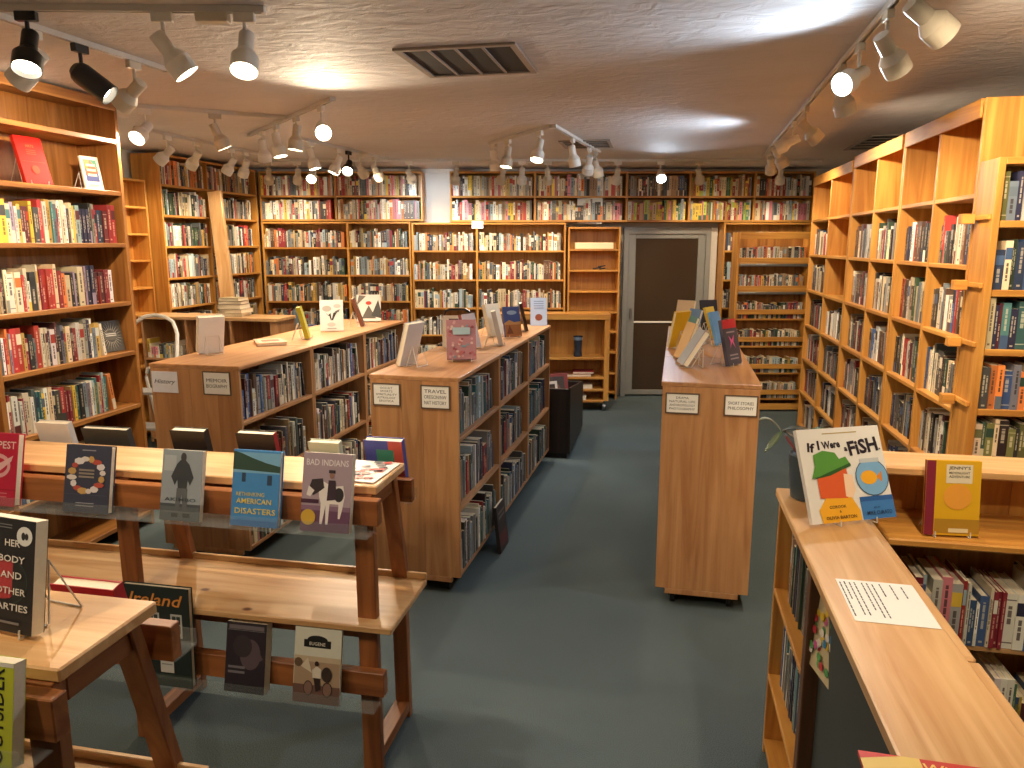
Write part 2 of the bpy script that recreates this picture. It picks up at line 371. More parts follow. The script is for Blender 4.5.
# paperback rack in front of the right back case
def rack():
    o = thing('paperback_rack', 'light oak paperback rack with a front rail on every row', 'rack', bk(2.5, 8.4), YAW)
    w, d = .83, .2
    vz, vx = wd('oak', 'z'), wd('oak', 'x')
    for a in (0, w-.03): board('side_post', o, vz, a, a+.03, 0, d, 0, 2.03)
    board('top_rail', o, vx, .03, w-.03, -.012, .02, 1.955, 2.03)
    board('back_panel', o, wd('walnut', 'z'), .03, w-.03, d-.008, d, .05, 2.02)
    for i, z in enumerate((1.69, 1.38, 1.07, .76, .45, .15)):
        board('shelf', o, vx, .03, w-.03, .02, d-.008, z-.02, z)
        board('front_rail', o, vx, .03, w-.03, -.014, .003, z-.005 if i < 2 else z+.05, z+.06 if i < 2 else z+.105)
        if i < 2: board('metal_strip', o, STEEL, .03, w-.03, -.016, .003, z-.035, z-.008)
        row(bk(2.5+.035, 8.4, z), YAW, w-.07, 'paperback rack', 'back', h=(.165, .185), t=(.014, .03), d=(.1, .12), inset=.022, fill=.98)
    board('base_rail', o, vx, .03, w-.03, 0, .02, .02, .09)
rack()

# ------------------------------------------------------------------ rolling double-sided bookcases (three rows)
def caster(parent, x, y, z, r=.035, big=False, name='caster'):
    m = MB(); m.M = Matrix.Translation((x, y, z)) @ Matrix.Rotation(PI/2, 4, 'Y')
    m.lathe([(r*.3, -.014), (r, -.012), (r, .012), (r*.3, .014)], 14)
    m.M = None; m.box(x-.02, x-.016, y-.02, y+.02, z, z+r*1.25).box(x+.016, x+.02, y-.02, y+.02, z, z+r*1.25).box(x-.03, x+.03, y-.03, y+.03, z+r*1.2, z+r*1.35)
    return m.build(name, BLACKP if not big else STEEL, parent)
ZF = [.885, .498, .125]
def rolling(x0, y0, ang, w, l, label, boards=3, group=None, rowname='', pals=('mix', 'mix'), seams=(.36, .58)):
    """local x across (0..w), y along the row (0..l); shelves open to both sides"""
    o = thing('rolling_bookcase', label, 'bookcase', (x0, y0, 0), ang, group)
    T = 1.215; vz, vy = wd('maple', 'z'), wd('maple', 'y')
    for yy in (0, l-.022):
        cut = [0] + [s*w for s in seams[:boards-1]] + [w]
        for a, b in zip(cut[:-1], cut[1:]):
            board('end_board', o, vz, a+.0004, b-.0004, yy, yy+.022, .1, T-.024, bev=.0008)
        board('end_kick', o, vz, .05, w-.05, yy, yy+.022, .068, .1)
    board('top_board', o, vy, -.006, w+.006, 0, l, T-.024, T, bev=.003)
    board('centre_panel', o, wd('maple', 'z'), w/2-.006, w/2+.006, .022, l-.022, .13, T-.024, bev=.001)
    for z in ZF:
        for a, b in ((0.0, w/2-.006), (w/2+.006, w)): board('shelf', o, vy, a, b, .022, l-.022, z-.024, z)
    for cx in (.09, w-.09):
        for cy in (.07, l-.07): caster(o, cx, cy, .04, .04)
    M = Matrix.Translation((x0, y0, 0)) @ Matrix.Rotation(ang, 4, 'Z')
    for z in ZF:
        nm = {.885: 'top', .498: 'middle', .125: 'bottom'}[z]
        row(M @ Vector((w, .03, z)), ang+PI/2, l-.06, nm+' row of '+rowname, pals[0], h=(.19, .265), t=(.01, .034), fill=.93, d=(.15, .19), inset=.025 if z > .3 else .0, top=.29)
        row(M @ Vector((0, l-.03, z)), ang-PI/2, l-.06, nm+' row of '+rowname+', aisle side', pals[1], h=(.19, .26), t=(.012, .034), fill=.93, d=(.15, .19), inset=.015, top=.29)
    return o
A1 = math.radians(-1.9)
def chain(x0, y0, ang, w, n, l, what, grp, seams, boards, rown, pals):
    for i in range(n):
        px, py = x0 - math.sin(ang)*(l+.003)*i, y0 + math.cos(ang)*(l+.003)*i
        pos = ('end unit carrying the signs', 'middle unit', 'last unit towards the back wall')[i]
        rolling(px, py, ang, w, l, 'maple rolling bookcase of %s, %s' % (what, pos), boards, grp, rown+(', front unit', ', middle unit', ', back unit')[i], pals, seams)
chain(-2.93, 3.80, math.radians(-1.0), .575, 3, .885, 'the memoir row', 'memoir row of rolling bookcases', (.45, .75), 3, 'memoir bookcase', ('dark', 'mix'))
chain(-1.525, 3.70, A1, .495, 3, .88, 'the travel row', 'travel row of rolling bookcases', (.36, .60), 3, 'travel bookcase', ('slate', 'dark'))
chain(.015, 3.79, math.radians(-1.), .475, 3, .88, 'the short-story row', 'short-story row of rolling bookcases', (), 1, 'short-story bookcase', ('mix', 'light'))

# ------------------------------------------------------------------ signs on the row ends
INK = plain('black_ink', (40, 38, 38), .7)
def sign(loc, ang, w, h, lines, label, frame=True, script=False, hs=None):
    o = thing('section_sign', label, 'sign', loc, ang)
    if frame:
        m = MB(); f = .006
        m.box(-w/2-f, w/2+f, -.006, 0, -f, 0).box(-w/2-f, w/2+f, -.006, 0, h, h+f).box(-w/2-f, -w/2, -.006, 0, 0, h).box(w/2, w/2+f, -.006, 0, 0, h)
        m.build('frame', plain('sign_frame', (96, 78, 62), .5), o)
    board('card', o, PAPER if not script else plain('bluish_paper', (220, 222, 232), .7), -w/2, w/2, -.003, -.0006, 0, h, bev=.0003)
    n = len(lines); pitch = h*.80/max(n, 3) if not script else h*.5
    for i, s in enumerate(lines):
        zc = h/2 + ((n-1)/2-i)*pitch
        ln = len(s); ww = min(w*.82, ln*pitch*.66)
        lettering(s, o, INK, (0, -.0036, zc), width=ww, height=pitch*.62 if not script else pitch*.55, shear=.35 if script else 0, bold=0)
    return o
def on_end(x0, y0, ang, lx, z):
    return (x0+math.cos(ang)*lx+math.sin(ang)*.0015, y0+math.sin(ang)*lx-math.cos(ang)*.0015, z)
sign(on_end(-2.93, 3.80, math.radians(-1.), .095, 1.045), math.radians(-1.), .17, .125, ['History'], 'plain white card with a handwritten word beside the memoir sign', frame=False, script=True)
sign(on_end(-2.93, 3.80, math.radians(-1.), .435, 1.05), math.radians(-1.), .165, .125, ['MEMOIR', 'BIOGRAPHY'], 'framed two-line card on the end of the memoir row')
sign(on_end(-1.525, 3.70, A1, .095, 1.055), A1, .145, .11, ['OCCULT', 'SPORTS', 'SPIRITUALITY', 'ASTROLOGY', 'EROTICA'], 'framed five-line card on the end of the travel row')
sign(on_end(-1.525, 3.70, A1, .37, 1.05), A1, .15, .115, ['TRAVEL', 'OREGON/NW', 'NAT HISTORY'], 'framed three-line card on the end of the travel row')
AC = math.radians(-1.)
sign(on_end(.015, 3.79, AC, .10, 1.06), AC, .155, .095, ['DRAMA', 'NATURAL LIFE', 'ANTHROPOLOGY', 'PHOTOGRAPHY'], 'framed four-line card on the short-story row')
sign(on_end(.015, 3.79, AC, .385, 1.06), AC, .15, .095, ['SHORT STORIES', 'PHILOSOPHY'], 'framed two-line card on the short-story row')
sg = thing('section_sign', 'small blank cream card on the back wall shelf edge below the pillar', 'sign', bk(-.41, V-.006, 2.08), YAW)
board('card', sg, PAPER, -.07, .07, -.003, 0, 0, .09, bev=.0005)

# ------------------------------------------------------------------ low furniture further back
def low_unit():
    o = thing('cubby_counter', 'low maple counter with open cubbies under a pale top, holding a book stack', 'counter', (-4.72, 6.05, 0), 0)
    w, d = 1.37, .34; vz, vx = wd('maple', 'z'), wd('pine', 'x')
    board('worktop', o, vx, -.01, w+.01, -.015, d, 1.222, 1.25)
    for x in (0, .45, .9, w-.07): board('divider', o, vz, x, x+(.022 if x < 1.2 else .07), 0, d-.01, .05, 1.222)
    board('back_panel', o, wd('walnut', 'z'), .022, w-.07, d-.02, d-.01, .05, 1.222)
    for z in (.86, .5, .1):
        for a, b in ((.022, .45), (.472, .9), (.922, w-.07)): board('shelf', o, wd('maple', 'x'), a, b, 0, d-.02, z-.02, z)
    for z in (.5,):
        for a, b in ((.022, .45), (.472, .9), (.922, w-.07)):
            row((-4.72+a+.005, 6.05, z), 0, b-a-.01, 'cubby counter', 'mix', h=(.2, .28), t=(.015, .035), fill=.9)
    row((-4.72+.03, 6.05, .86), 0, .41, 'cubby counter', 'light', h=(.1, .16), t=(.015, .03), fill=.9)
low_unit()
def cart():
    o = thing('rolling_bookcase', 'half-empty orange oak rolling bookcase near the dark door', 'bookcase', bk(-.32, 8.4), YAW)
    w, d = 1.43, .3; vz, vx = wd('oak', 'z'), wd('oak', 'x')
    for x in (0, w-.06): board('side_panel', o, vz, x, x+.06, 0, d, .12, 1.06)
    board('top_board', o, vx, -.005, w+.005, -.01, d+.005, 1.06, 1.125)
    board('back_panel', o, wd('oak', 'z'), .06, w-.06, d-.02, d-.008, .12, 1.06)
    for z in (.625, .40, .26, .13): board('shelf', o, vx, .06, w-.06, 0, d-.02, z-.025, z)
    for x in (.05, w-.05):
        for y in (.05, d-.05): caster(o, x, y, .05, .05, True)
cart()
def bin_():
    o = thing('browser_bin', 'dark wooden browser bin at the end of the travel row', 'bin', (-1.15, 6.43, 0), 0)
    w, l = .38, 1.08; dk = wd('dark', 'z')
    prof = [(0, .05), (l, .05), (l, .52), (.0, .65)]
    for x in (0, w-.02):
        m = MB(); m.M = Matrix.Translation((x, 0, 0)) @ Matrix(((0, 1, 0, 0), (1, 0, 0, 0), (0, 0, 1, 0), (0, 0, 0, 1)))
        m.prism(prof, 0, .02).build('side_panel', dk, o)
    board('front_panel', o, dk, .02, w-.02, 0, .02, .05, .64); board('back_panel', o, dk, .02, w-.02, l-.02, l, .05, .52)
    board('bottom', o, dk, .02, w-.02, .02, l-.02, .06, .4)
    board('plinth', o, BLACKP, .03, w-.03, .03, l-.03, 0, .05)
bin_()
def ladder():
    o = thing('step_ladder', 'white tube step ladder folded beside the walnut bookcase', 'ladder', (-3.70, 4.78, 0), math.radians(4))
    wht = plain('white_tube', (224, 222, 216), .3)
    def hoop(y0, y1, z1, w, r, nm):
        pts = [(-w/2, y0, 0), (-w/2, y0+(y1-y0)*.9, z1*.9)]
        for k in range(7):
            a = PI - k*PI/6; pts.append((w/2*.92*math.cos(a), y0+(y1-y0)*(.93+.07*math.sin(a)), z1*(.93+.07*math.sin(a))))
        pts += [(w/2, y0+(y1-y0)*.9, z1*.9), (w/2, y0, 0)]
        MB().tube(pts, r, 8).build(nm, wht, o, smooth=True)
    hoop(-.1, .14, 1.38, .36, .014, 'front_frame'); hoop(.42, .18, 1.0, .32, .011, 'rear_frame')
    for z in (.3, .56, .82):
        y = -.1+.24*z/1.38
        board('step', o, plain('grey_tread', (150, 150, 150), .6), -.165, .165, y-.05, y+.12, z-.02, z)
ladder()

# ------------------------------------------------------------------ two-tier display tables
def display_table(x1, yf, label, length, legs, T=1.09):
    """x1 right end, yf front edge of the top; extends to -x"""
    o = thing('display_table', label, 'table', (x1, yf, 0), 0)
    fx, fz = wd('fir', 'x'), wd('fir', 'z'); L = length
    board('top_board', o, wd('pine', 'x'), -L, 0, 0, .29, T-.03, T, bev=.004)
    board('apron', o, fx, -L+.03, -.03, .03, .045, T-.10, T-.03); board('end_apron', o, wd('fir', 'y'), -.05, -.03, .045, .25, T-.10, T-.03)
    sh = board('lower_shelf', o, wd('pine', 'x'), -L, .06, -.06, .34, .58, .605, bev=.004)
    board('shelf_lip', o, wd('pine', 'x'), -L, .06, .33, .345, .605, .63)
    board('shelf_bearer', o, fx, -L+.04, -.04, -.0, .02, .525, .58)
    for x in legs:
        board('front_leg', o, fz, x-.035, x+.035, -.005, .028, 0, T-.03)
        m = MB(); m.bar((x, .235, T-.03), (x, .345, .605), .06, .035); m.build('rear_leg', fz, o, bevel=.003)
        m = MB(); m.bar((x, .325, .58), (x, .34, 0), .06, .035); m.build('rear_leg', fz, o, bevel=.003)
        board('foot_rail', o, wd('fir', 'y'), x-.03, x+.03, .03, .32, .03, .075)
    for zz in (.965, .33):
        board('book_rail', o, fx, -L, .02, -.045, -.006, zz, zz+.09)
        a = MB(); a.box(-L, .01, -.115, -.045, zz-.018, zz-.014).box(-L, .01, -.117, -.114, zz-.018, zz+.03); a.build('acrylic_lip', ACR, o)
    board('rear_rail', o, fx, -L, .02, .30, .335, .93, 1.02)
    return o
T1 = display_table(-.93, 2.28, 'long two-tier fir and pine display table in front of the rolling bookcases', 2.25, (-.05, -.99, -2.0))
T0 = display_table(-1.12, 1.115, 'near two-tier fir and pine display table, holding the black book on an easel', 1.7, (-.05, -1.0))

# ------------------------------------------------------------------ counter with its shelf, and low shelf beyond it
def counter():
    o = thing('counter', 'narrow pine counter with a dark board on its aisle side, printed sheet on top', 'counter', (.435, -.3, 0), 0)
    L = 3.0; py = wd('pine', 'y')
    top = board('top_board', o, py, -.012, .222, 0, L, 1.01, 1.04, bev=.004)
    board('edge_rail', o, py, .222, .255, 1.93, 2.80, .985, 1.025, bev=.008); board('edge_rail', o, py, .222, .258, .1, 1.92, .985, 1.025, bev=.008)
    # shelf section at the far end, open to the aisle
    y0, y1 = 2.42, 2.985
    board('end_panel', o, wd('oak', 'z'), 0, .2, y1-.02, y1, 0, 1.01); board('end_panel', o, wd('brown', 'z'), 0, .2, y0-.045, y0, 0, 1.01)
    board('shelf_back', o, wd('oak', 'z'), .19, .2, y0, y1-.02, 0, 1.01)
    for z in (.672, .33, .06): board('shelf', o, wd('oak', 'y'), 0.0, .19, y0, y1-.02, z-.02, z)
    board('dark_board', o, SLATE, .04, .055, 0, y0-.045, .0, 1.01)
    board('bearer', o, wd('brown', 'y'), .055, .21, 0, y0-.045, .9, 1.01)
    board('rear_board', o, wd('oak', 'z'), .2, .215, 0, L-.3, 0, 1.0)
counter()
row((.435, 2.655, .672), -PI/2, .5, 'upper row under the counter end', 'slate', h=(.2, .28), t=(.006, .02), fill=.7, d=(.15, .17), inset=.03, start=.05, top=.31)
row((.435, 2.655, .33), -PI/2, .5, 'lower row under the counter end', 'slate', h=(.2, .29), t=(.006, .022), fill=.85, d=(.15, .17), inset=.03, start=.06, top=.31)
def jshelf():
    o = thing('low_bookcase', 'low pine bookcase with a display ledge beyond the counter', 'bookcase', (.70, 2.50, 0), 0)
    w, d = 1.35, .26; px, pz = wd('pine', 'x'), wd('oak', 'z')
    board('top_board', o, px, 0, w, .045, .245, 1.155, 1.185, bev=.006)
    for x in (0, w-.03): board('side_panel', o, pz, x, x+.03, .045, d, 0, 1.155)
    xs = [.03, .20, .36, .50, .68, .84, 1.0, 1.16, w-.03]
    for a, b in zip(xs[:-1], xs[1:]): board('back_plank', o, pz, a+.0005, b-.0005, d-.015, d, .05, 1.155, bev=.001)
    board('display_ledge', o, wd('oak', 'x'), .03, w-.03, -.06, d-.015, .952, .977, bev=.006)
    board('shelf', o, wd('pine', 'x'), .03, w-.03, -.01, d-.015, .59, .61, bev=.004); board('shelf', o, wd('pine', 'x'), .03, w-.03, -.01, d-.015, .25, .27)
    board('base_board', o, px, .03, w-.03, 0, .02, 0, .25)
jshelf()
row((.745, 2.48, .61), 0, 1.26, 'row below the ledge of the low pine bookcase', 'kids', h=(.17, .235), t=(.012, .03), fill=.99, d=(.15, .19), inset=.0, top=.3)
row((.745, 2.48, .27), 0, 1.26, 'bottom row of the low pine bookcase', 'blues', h=(.17, .23), t=(.008, .02), fill=.9, d=(.15, .19), inset=.0, top=.3)

# ------------------------------------------------------------------ ceiling: vents, tracks, spotlights
def vent(label, x0, x1, y0, y1, n, along, group=None, frame_mat=None):
    o = thing('ceiling_vent', label, 'vent', ((x0+x1)/2, (y0+y1)/2, CEIL-.0), 0, group)
    a, b = (x1-x0)/2, (y1-y0)/2; fm = frame_mat or plain('vent_frame', (150, 138, 128), .5)
    m = MB(); f = .03
    m.box(-a, a, -b, -b+f, -.012, -.001).box(-a, a, b-f, b, -.012, -.001).box(-a, -a+f, -b+f, b-f, -.012, -.001).box(a-f, a, -b+f, b-f, -.012, -.001)
    m.build('frame', fm, o)
    MB().box(-a+f, a-f, -b+f, b-f, -.004, -.001).build('backing', plain('vent_dark', (40, 34, 32), .8), o)
    for i in range(1, n):
        if along == 'y':
            x = -a+f+(2*a-2*f)*i/n; MB().box(x-.006, x+.006, -b+f, b-f, -.011, -.004).build('bar', fm, o)
        else:
            y = -b+f+(2*b-2*f)*i/n; MB().box(-a+f, a-f, y-.008, y+.008, -.011, -.004).build('bar', fm, o)
vent('large return-air grille with four dark panels in the ceiling', -1.27, -.69, 3.49, 4.08, 4, 'y')
vent('slatted ceiling diffuser above the right wall bookcases', 1.64, 2.1, 6.9, 7.9, 5, 'x')
vent('slatted ceiling diffuser in front of the door', -.95, -.5, 6.75, 7.25, 4, 'x')
TZ = 2.775
def track(a, b, label):
    a, b = Vector((a[0], a[1], 0)), Vector((b[0], b[1], 0)); d = b-a
    o = thing('light_track', label, 'light track', (a.x, a.y, TZ), math.atan2(d.y, d.x)); L = d.length
    m = MB(); m.box(0, L, -.016, -.007, -.010, .014).box(0, L, .007, .016, -.010, .014).box(0, L, -.007, .007, .004, .014); m.build('rail', TRACKM, o)
    for x in (-.012, L): MB().box(x, x+.012, -.018, .018, -.012, .014).build('end_cap', TRACKM, o)
    return o
TR = {'A': ((-2.9, 2.493), (-1.539, 2.804)), 'B': ((-2.59, 2.62), (-2.535, 3.61)), 'C': ((-3.386, 4.483), (-2.67, 5.073)),
      'D': ((-4.013, 5.3), (-3.972, 6.973)), 'E': ((-3.37, 5.83), (-2.046, 4.522)), 'F': ((-3.066, 6.014), (-2.888, 7.687)),
      'G': ((-4.321, 7.544), (1.6, 8.74)), 'H': ((-1.546, 6.717), (-.89, 5.865)), 'K': ((-.855, 5.842), (-.66, 7.5)),
      'I': ((.70, .1), (.95, 8.179)), 'Q': ((-2.6, .25), (-.5, .7))}  # Q is an unseen track, added to carry lamps for the foreground
TN = {'A': 'cross track over the near display table', 'B': 'track along the walnut bookcase', 'C': 'short track over the step ladder',
      'D': 'track along the far left wall', 'E': 'slanting track over the memoir row', 'F': 'track behind the slanting one',
      'G': 'long track along the back wall', 'H': 'short slanting track over the travel row', 'K': 'track by the door diffuser',
      'I': 'long track above the right aisle', 'Q': 'added unseen track over the front of the shop'}
for k, (a, b) in TR.items(): track(a, b, 'white lighting track on the ceiling, '+TN[k])
cb = thing('junction_box', 'beige feed box clipped under the cross track', 'box', (-1.72, 2.7626, TZ-.011), math.atan2(.219, .958))
MB().box(-.06, .06, -.025, .025, -.035, 0).build('cover', BEIGE, cb, bevel=.003)
MB().box(-.062, -.056, -.02, .02, -.03, -.004).build('end_plate', TRACKM, cb)
def step_profile():
    return [(a*.88, b*.9) for a, b in [(.012, 0), (.033, .003), (.034, .010), (.034, .088), (.036, .09), (.057, .122), (.059, .124), (.059, .192), (.0565, .192), (.0545, .126), (.03, .118)]]
def bullet_profile():
    return [(.008, 0), (.028, .008), (.045, .028), (.05, .05), (.05, .19), (.047, .19), (.047, .14), (.02, .138)]
HEADS = {}
KC = {'w': (1, .79, .54), 'n': (1, .88, .72), 'c': (.72, .86, 1)}
HN = {}
def head(tr, s, target, finish='white', kind='w', power=70., style='step', cone=95, drop=.095):
    a, b = Vector(TR[tr][0]), Vector(TR[tr][1]); p = a + (b-a)*s
    HN[tr] = HN.get(tr, 0)+1
    nm = ('first', 'second', 'third', 'fourth', 'fifth', 'sixth', 'seventh', 'eighth', 'ninth', 'tenth', 'eleventh', 'twelfth', 'thirteenth')[HN[tr]-1]
    fin = {'white': WHITE, 'beige': BEIGE, 'black': BLACKM}[finish]
    o = thing('track_spotlight', '%s %s spotlight, %s on the %s' % (finish, {'step': 'stepped', 'bullet': 'bullet-shaped'}[style], nm, TN[tr]), 'spotlight', (p.x, p.y, TZ-.010), 0, 'ceiling track spotlights')
    ang = math.atan2((b-a).y, (b-a).x)
    MB().box(-.04, .04, -.014, .014, -.035, 0).build('adapter', fin, o, bevel=.003, rot=(0, 0, ang))
    MB().tube([(0, 0, -.035), (0, 0, -drop)], .008, 8).build('stem', fin, o)
    d = Vector(target) - Vector((p.x, p.y, TZ-.010-drop)); d.normalize()
    q = d.to_track_quat('Z', 'Y')
    piv = Vector((0, 0, -drop)) - d*.05 + Vector((0, 0, -.038*math.sqrt(max(0, 1-d.z*d.z))))
    key = (style, finish)
    if key not in HEADS: HEADS[key] = MB().lathe(step_profile() if style == 'step' else bullet_profile(), 20, cap1=True).mesh('housing', fin, smooth=True)
    h = place('housing', HEADS[key], o, piv); h.rotation_mode = 'QUATERNION'; h.rotation_quaternion = q
    if ('bulb', kind) not in HEADS:
        HEADS[('bulb', kind)] = MB().lathe([(a*.88, b*.9) for a, b in ((.02, .140), (.050, .148), (.0515, .168), (.036, .182), (.016, .187))], 18).mesh('bulb', BULB_C if kind == 'c' else BULB_W, smooth=True)
    if style == 'step': place('bulb', HEADS[('bulb', kind)], h)
    else: MB().lathe([(.02, .142), (.04, .146), (.043, .155), (.03, .168), (.014, .172)], 18).build('bulb', BULB_C if kind == 'c' else BULB_W, h, smooth=True)
    ld = bpy.data.lights.new('spot', 'SPOT'); ld.energy = power; ld.color = KC[kind]; ld.spot_size = math.radians(cone); ld.spot_blend = .7
    ld.shadow_soft_size = .03
    lo = bpy.data.objects.new('spot_beam', ld); COL.objects.link(lo); lo.parent = h
    lo.location = (0, 0, .182 if style == 'step' else .2); lo.rotation_euler = (PI, 0, 0)
    return o
def tt(tr, x): return x
# cross track and bookcase track, front left
head('A', .365, (-2.0, 1.75, 1.0), 'black', 'w', 30); head('A', .73, (-1.0, 3.3, 1.2), 'white', 'w', 35); head('A', .952, (-1.35, 1.9, .9), 'white', 'n', 40)
head('B', .2, (-3.5, 2.75, 1.9), 'white', 'w', 42); head('B', .445, (-1.3, 3.5, 1.6), 'black', 'w', 30, 'bullet', 70); head('B', .77, (-3.5, 3.5, 2.0), 'beige', 'w', 52, cone=125)
head('C', .05, (-3.35, 3.5, 1.9), 'white', 'w', 40, cone=120); head('C', .514, (-2.4, 5.3, .9), 'beige', 'w', 35)
for s, t in ((.21, (-4.95, 5.6, 1.9)), (.43, (-4.9, 6.2, 1.7)), (.745, (-4.76, 6.5, 1.6)), (.88, (-4.76, 7.3, 1.5))): head('D', s, t, 'white', 'w', 30)
head('E', .186, (-3.2, 6.05, 1.1), 'white', 'w', 45); head('E', .382, (-2.5, 5.35, .9), 'white', 'n', 50); head('E', .63, (-2.75, 4.9, .9), 'beige', 'w', 65); head('E', .896, (-1.2, 2.9, 1.75), 'white', 'w', 60, cone=130)
head('F', .14, (-2.6, 6.3, .9), 'white', 'w', 25); head('F', .41, (-3.6, 6.3, 1.1), 'white', 'w', 25); head('F', .525, (-2.55, 5.2, 1.4), 'black', 'n', 30)
head('F', .652, (-2.9, 8.7, 1.6), 'white', 'w', 22); head('F', .84, (-2.7, 8.75, 1.5), 'beige', 'w', 22)
def bt(u, z): return tuple(bk(u, 9.07, z))
for s, u, z, fin, k in ((.023, -2.9, 1.5, 'beige', 'w'), (.075, -2.6, 1.8, 'white', 'w')): head('G', s, bt(u, z), fin, k, 24)
head('G', .102, (-3.2, 5.4, 1.2), 'white', 'w', 30)
for s, u, z, fin, k in ((.272, -.95, 2.2, 'white', 'c'), (.355, -.8, 1.6, 'beige', 'w'), (.438, -.5, 1.3, 'beige', 'w'), (.472, .1, 1.3, 'white', 'w'), (.517, .5, 1.6, 'beige', 'w'), (.641, 1.0, 1.4, 'beige', 'w')): head('G', s, bt(u, z), fin, k, 20)
head('G', .717, (.2, 6.0, 1.3), 'white', 'c', 30, cone=120)
for s, u, z, fin, k in ((.785, 2.4, 1.7, 'beige', 'w'), (.93, 3.1, 1.4, 'white', 'w')): head('G', s, bt(u, z), fin, k, 22)
head('H', .056, (-1.35, 7.0, .9), 'white', 'c', 22); head('H', .32, (-1.6, 6.1, .6), 'beige', 'w', 55); head('H', .845, (-1.25, 5.2, .6), 'white', 'n', 65)
head('K', .36, (-.35, 7.0, .3), 'white', 'n', 28); head('K', .75, (-1.1, 8.3, .8), 'white', 'w', 22); head('K', .92, (-.2, 8.5, .8), 'beige', 'w', 25)
head('I', .335, (1.6, 3.15, 2.12), 'beige', 'w', 42, cone=155); head('I', .39, (1.6, 3.9, 1.7), 'beige', 'w', 42, cone=130); head('I', .45, (-.4, 2.6, 1.9), 'white', 'c', 34, cone=160); head('I', .5, (1.3, 4.7, 1.5), 'beige', 'w', 36, cone=110)
head('I', .645, (1.5, 5.5, 2.08), 'beige', 'w', 42, cone=155); head('I', .72, (-.5, 6.2, 2.0), 'white', 'c', 40, cone=145); head('I', .84, (1.4, 7.1, 1.8), 'beige', 'w', 36, cone=150); head('I', .91, (1.2, 8.8, 1.3), 'beige', 'w', 25)
head('I', .07, (1.2, 1.5, .8), 'white', 'w', 35); head('I', .16, (.95, 2.4, .9), 'white', 'w', 30); head('I', .25, (1.5, 3.3, 1.6), 'white', 'w', 32, cone=120)  # extra heads out of view, added to light the counter and near shelves
head('Q', .1, (-2.2, 2.2, 1.), 'white', 'w', 32); head('Q', .5, (-1.4, 2.2, 1.0), 'white', 'w', 32); head('Q', .9, (-.6, 3.0, .4), 'white', 'w', 15)  # heads of the added track, unseen, brightening the display tables

# ------------------------------------------------------------------ display books
class Book:
    """standing book; front cover at local y=0 facing -y, spine at -x, bottom at z=0"""
    def __init__(s, label, w, h, t, cover, loc, rz=0, tilt=14, hard=True, spine=None, flat=False, group=None, name='book', roll=0):
        s.w, s.h, s.t = w, h, t
        z = t*math.sin(math.radians(max(tilt, 0)))
        o = thing(name, label, 'book', (loc[0], loc[1], loc[2]+z+.0008), 0, group)
        o.rotation_euler = (math.radians(-tilt), math.radians(roll), math.radians(rz))
        if flat: o.rotation_euler = (-PI/2, 0, math.radians(rz)); o.location = (loc[0], loc[1], loc[2]+t+.001)
        s.o = o; b = .0025 if hard else .0008; i = .004 if hard else .0006
        cm = col(cover); m = MB()
        m.box(-w/2, w/2, 0, b, 0, h).box(-w/2, w/2, t-b, t, 0, h); m.build('cover', cm, o)
        MB().box(-w/2, -w/2+b, b, t-b, 0, h).build('spine', col(spine) if spine else cm, o)
        MB().box(-w/2+b, w/2-i, b, t-b, i, h-i).build('pages', PAGES, o)
        s.pm = MB(); s.k = 0
    def _y(s): s.k += 1; return -.00025*s.k
    def rect(s, x0, z0, x1, z1, c):
        y = s._y(); f = lambda x, z: (-s.w/2+x*s.w, y, z*s.h)
        s.pm.add([f(x0, z0), f(x1, z0), f(x1, z1), f(x0, z1)], [(0, 1, 2, 3)], col(c)); return s
    def ell(s, cx, cz, rx, rz, c, n=22, a0=0, a1=360):
        y = s._y(); full = a1-a0 >= 360
        pts = [(-s.w/2+(cx+rx*math.cos(math.radians(a0+(a1-a0)*i/(n if full else n-1))))*s.w, y, (cz+rz*math.sin(math.radians(a0+(a1-a0)*i/(n if full else n-1))))*s.h) for i in range(n)]
        s.pm.add(pts, [tuple(range(n))], col(c)); return s
    def poly(s, pts, c):
        y = s._y(); s.pm.add([(-s.w/2+x*s.w, y, z*s.h) for x, z in pts], [tuple(range(len(pts)))], col(c)); return s
    def bars(s, x0, x1, zs, th, c):
        for z in zs: s.rect(x0, z, x1, z+th, c)
        return s
    def text(s, st, cx, cz, c, width=None, height=None, shear=0., bold=.01, rot=0):
        lettering(st, s.o, col(c, .6), (-s.w/2+cx*s.w, s._y()-.0002, cz*s.h), width=width and width*s.w, height=height and height*s.h, shear=shear, bold=bold, name='title_lettering',
                  rot=(PI/2, math.radians(rot), 0)); return s
    def done(s):
        if s.pm.f: 
            me = s.pm.mesh('cover_print'); 
            cp = place('cover_print', me, s.o)
            if 'flooded' in s.o['label'] or 'face-out hardcover' in s.o['label'] or 'rose and teal' in s.o['label']: cp['kind'] = 'stuff'
        return s.o
def easel(loc, rz, w, h, label, tilt=14, lift=0):
    o = thing('wire_easel', label, 'easel', loc, math.radians(rz), 'wire book easels')
    t = math.tan(math.radians(tilt)); x = w*.32; r = .0022
    m = MB()
    for sx in (-x, x):
        m.tube([(sx, -.012, .022), (sx, -.014, .004), (sx, .0, .003), (sx, .05, .003)], r, 6)
        m.tube([(sx, .055, .0025), (sx*.8, .055+h*.6*t, h*.6)], r, 6)
    m.tube([(-x, .05, .003), (x, .05, .003)], r, 6)
    m.build('cradle', WIRE, o)
    m = MB()
    for sx in (-x, x): m.tube([(sx*.8, .055+h*.6*t, h*.6), (sx, .06+h*.34, .0025)], r, 6)
    m.tube([(-x*.8, .055+h*.6*t, h*.6), (x*.8, .055+h*.6*t, h*.6)], r, 6); m.tube([(-x, .06+h*.34, .0025), (x, .06+h*.34, .0025)], r, 6)
    m.build('back_leg', WIRE, o)
    return o

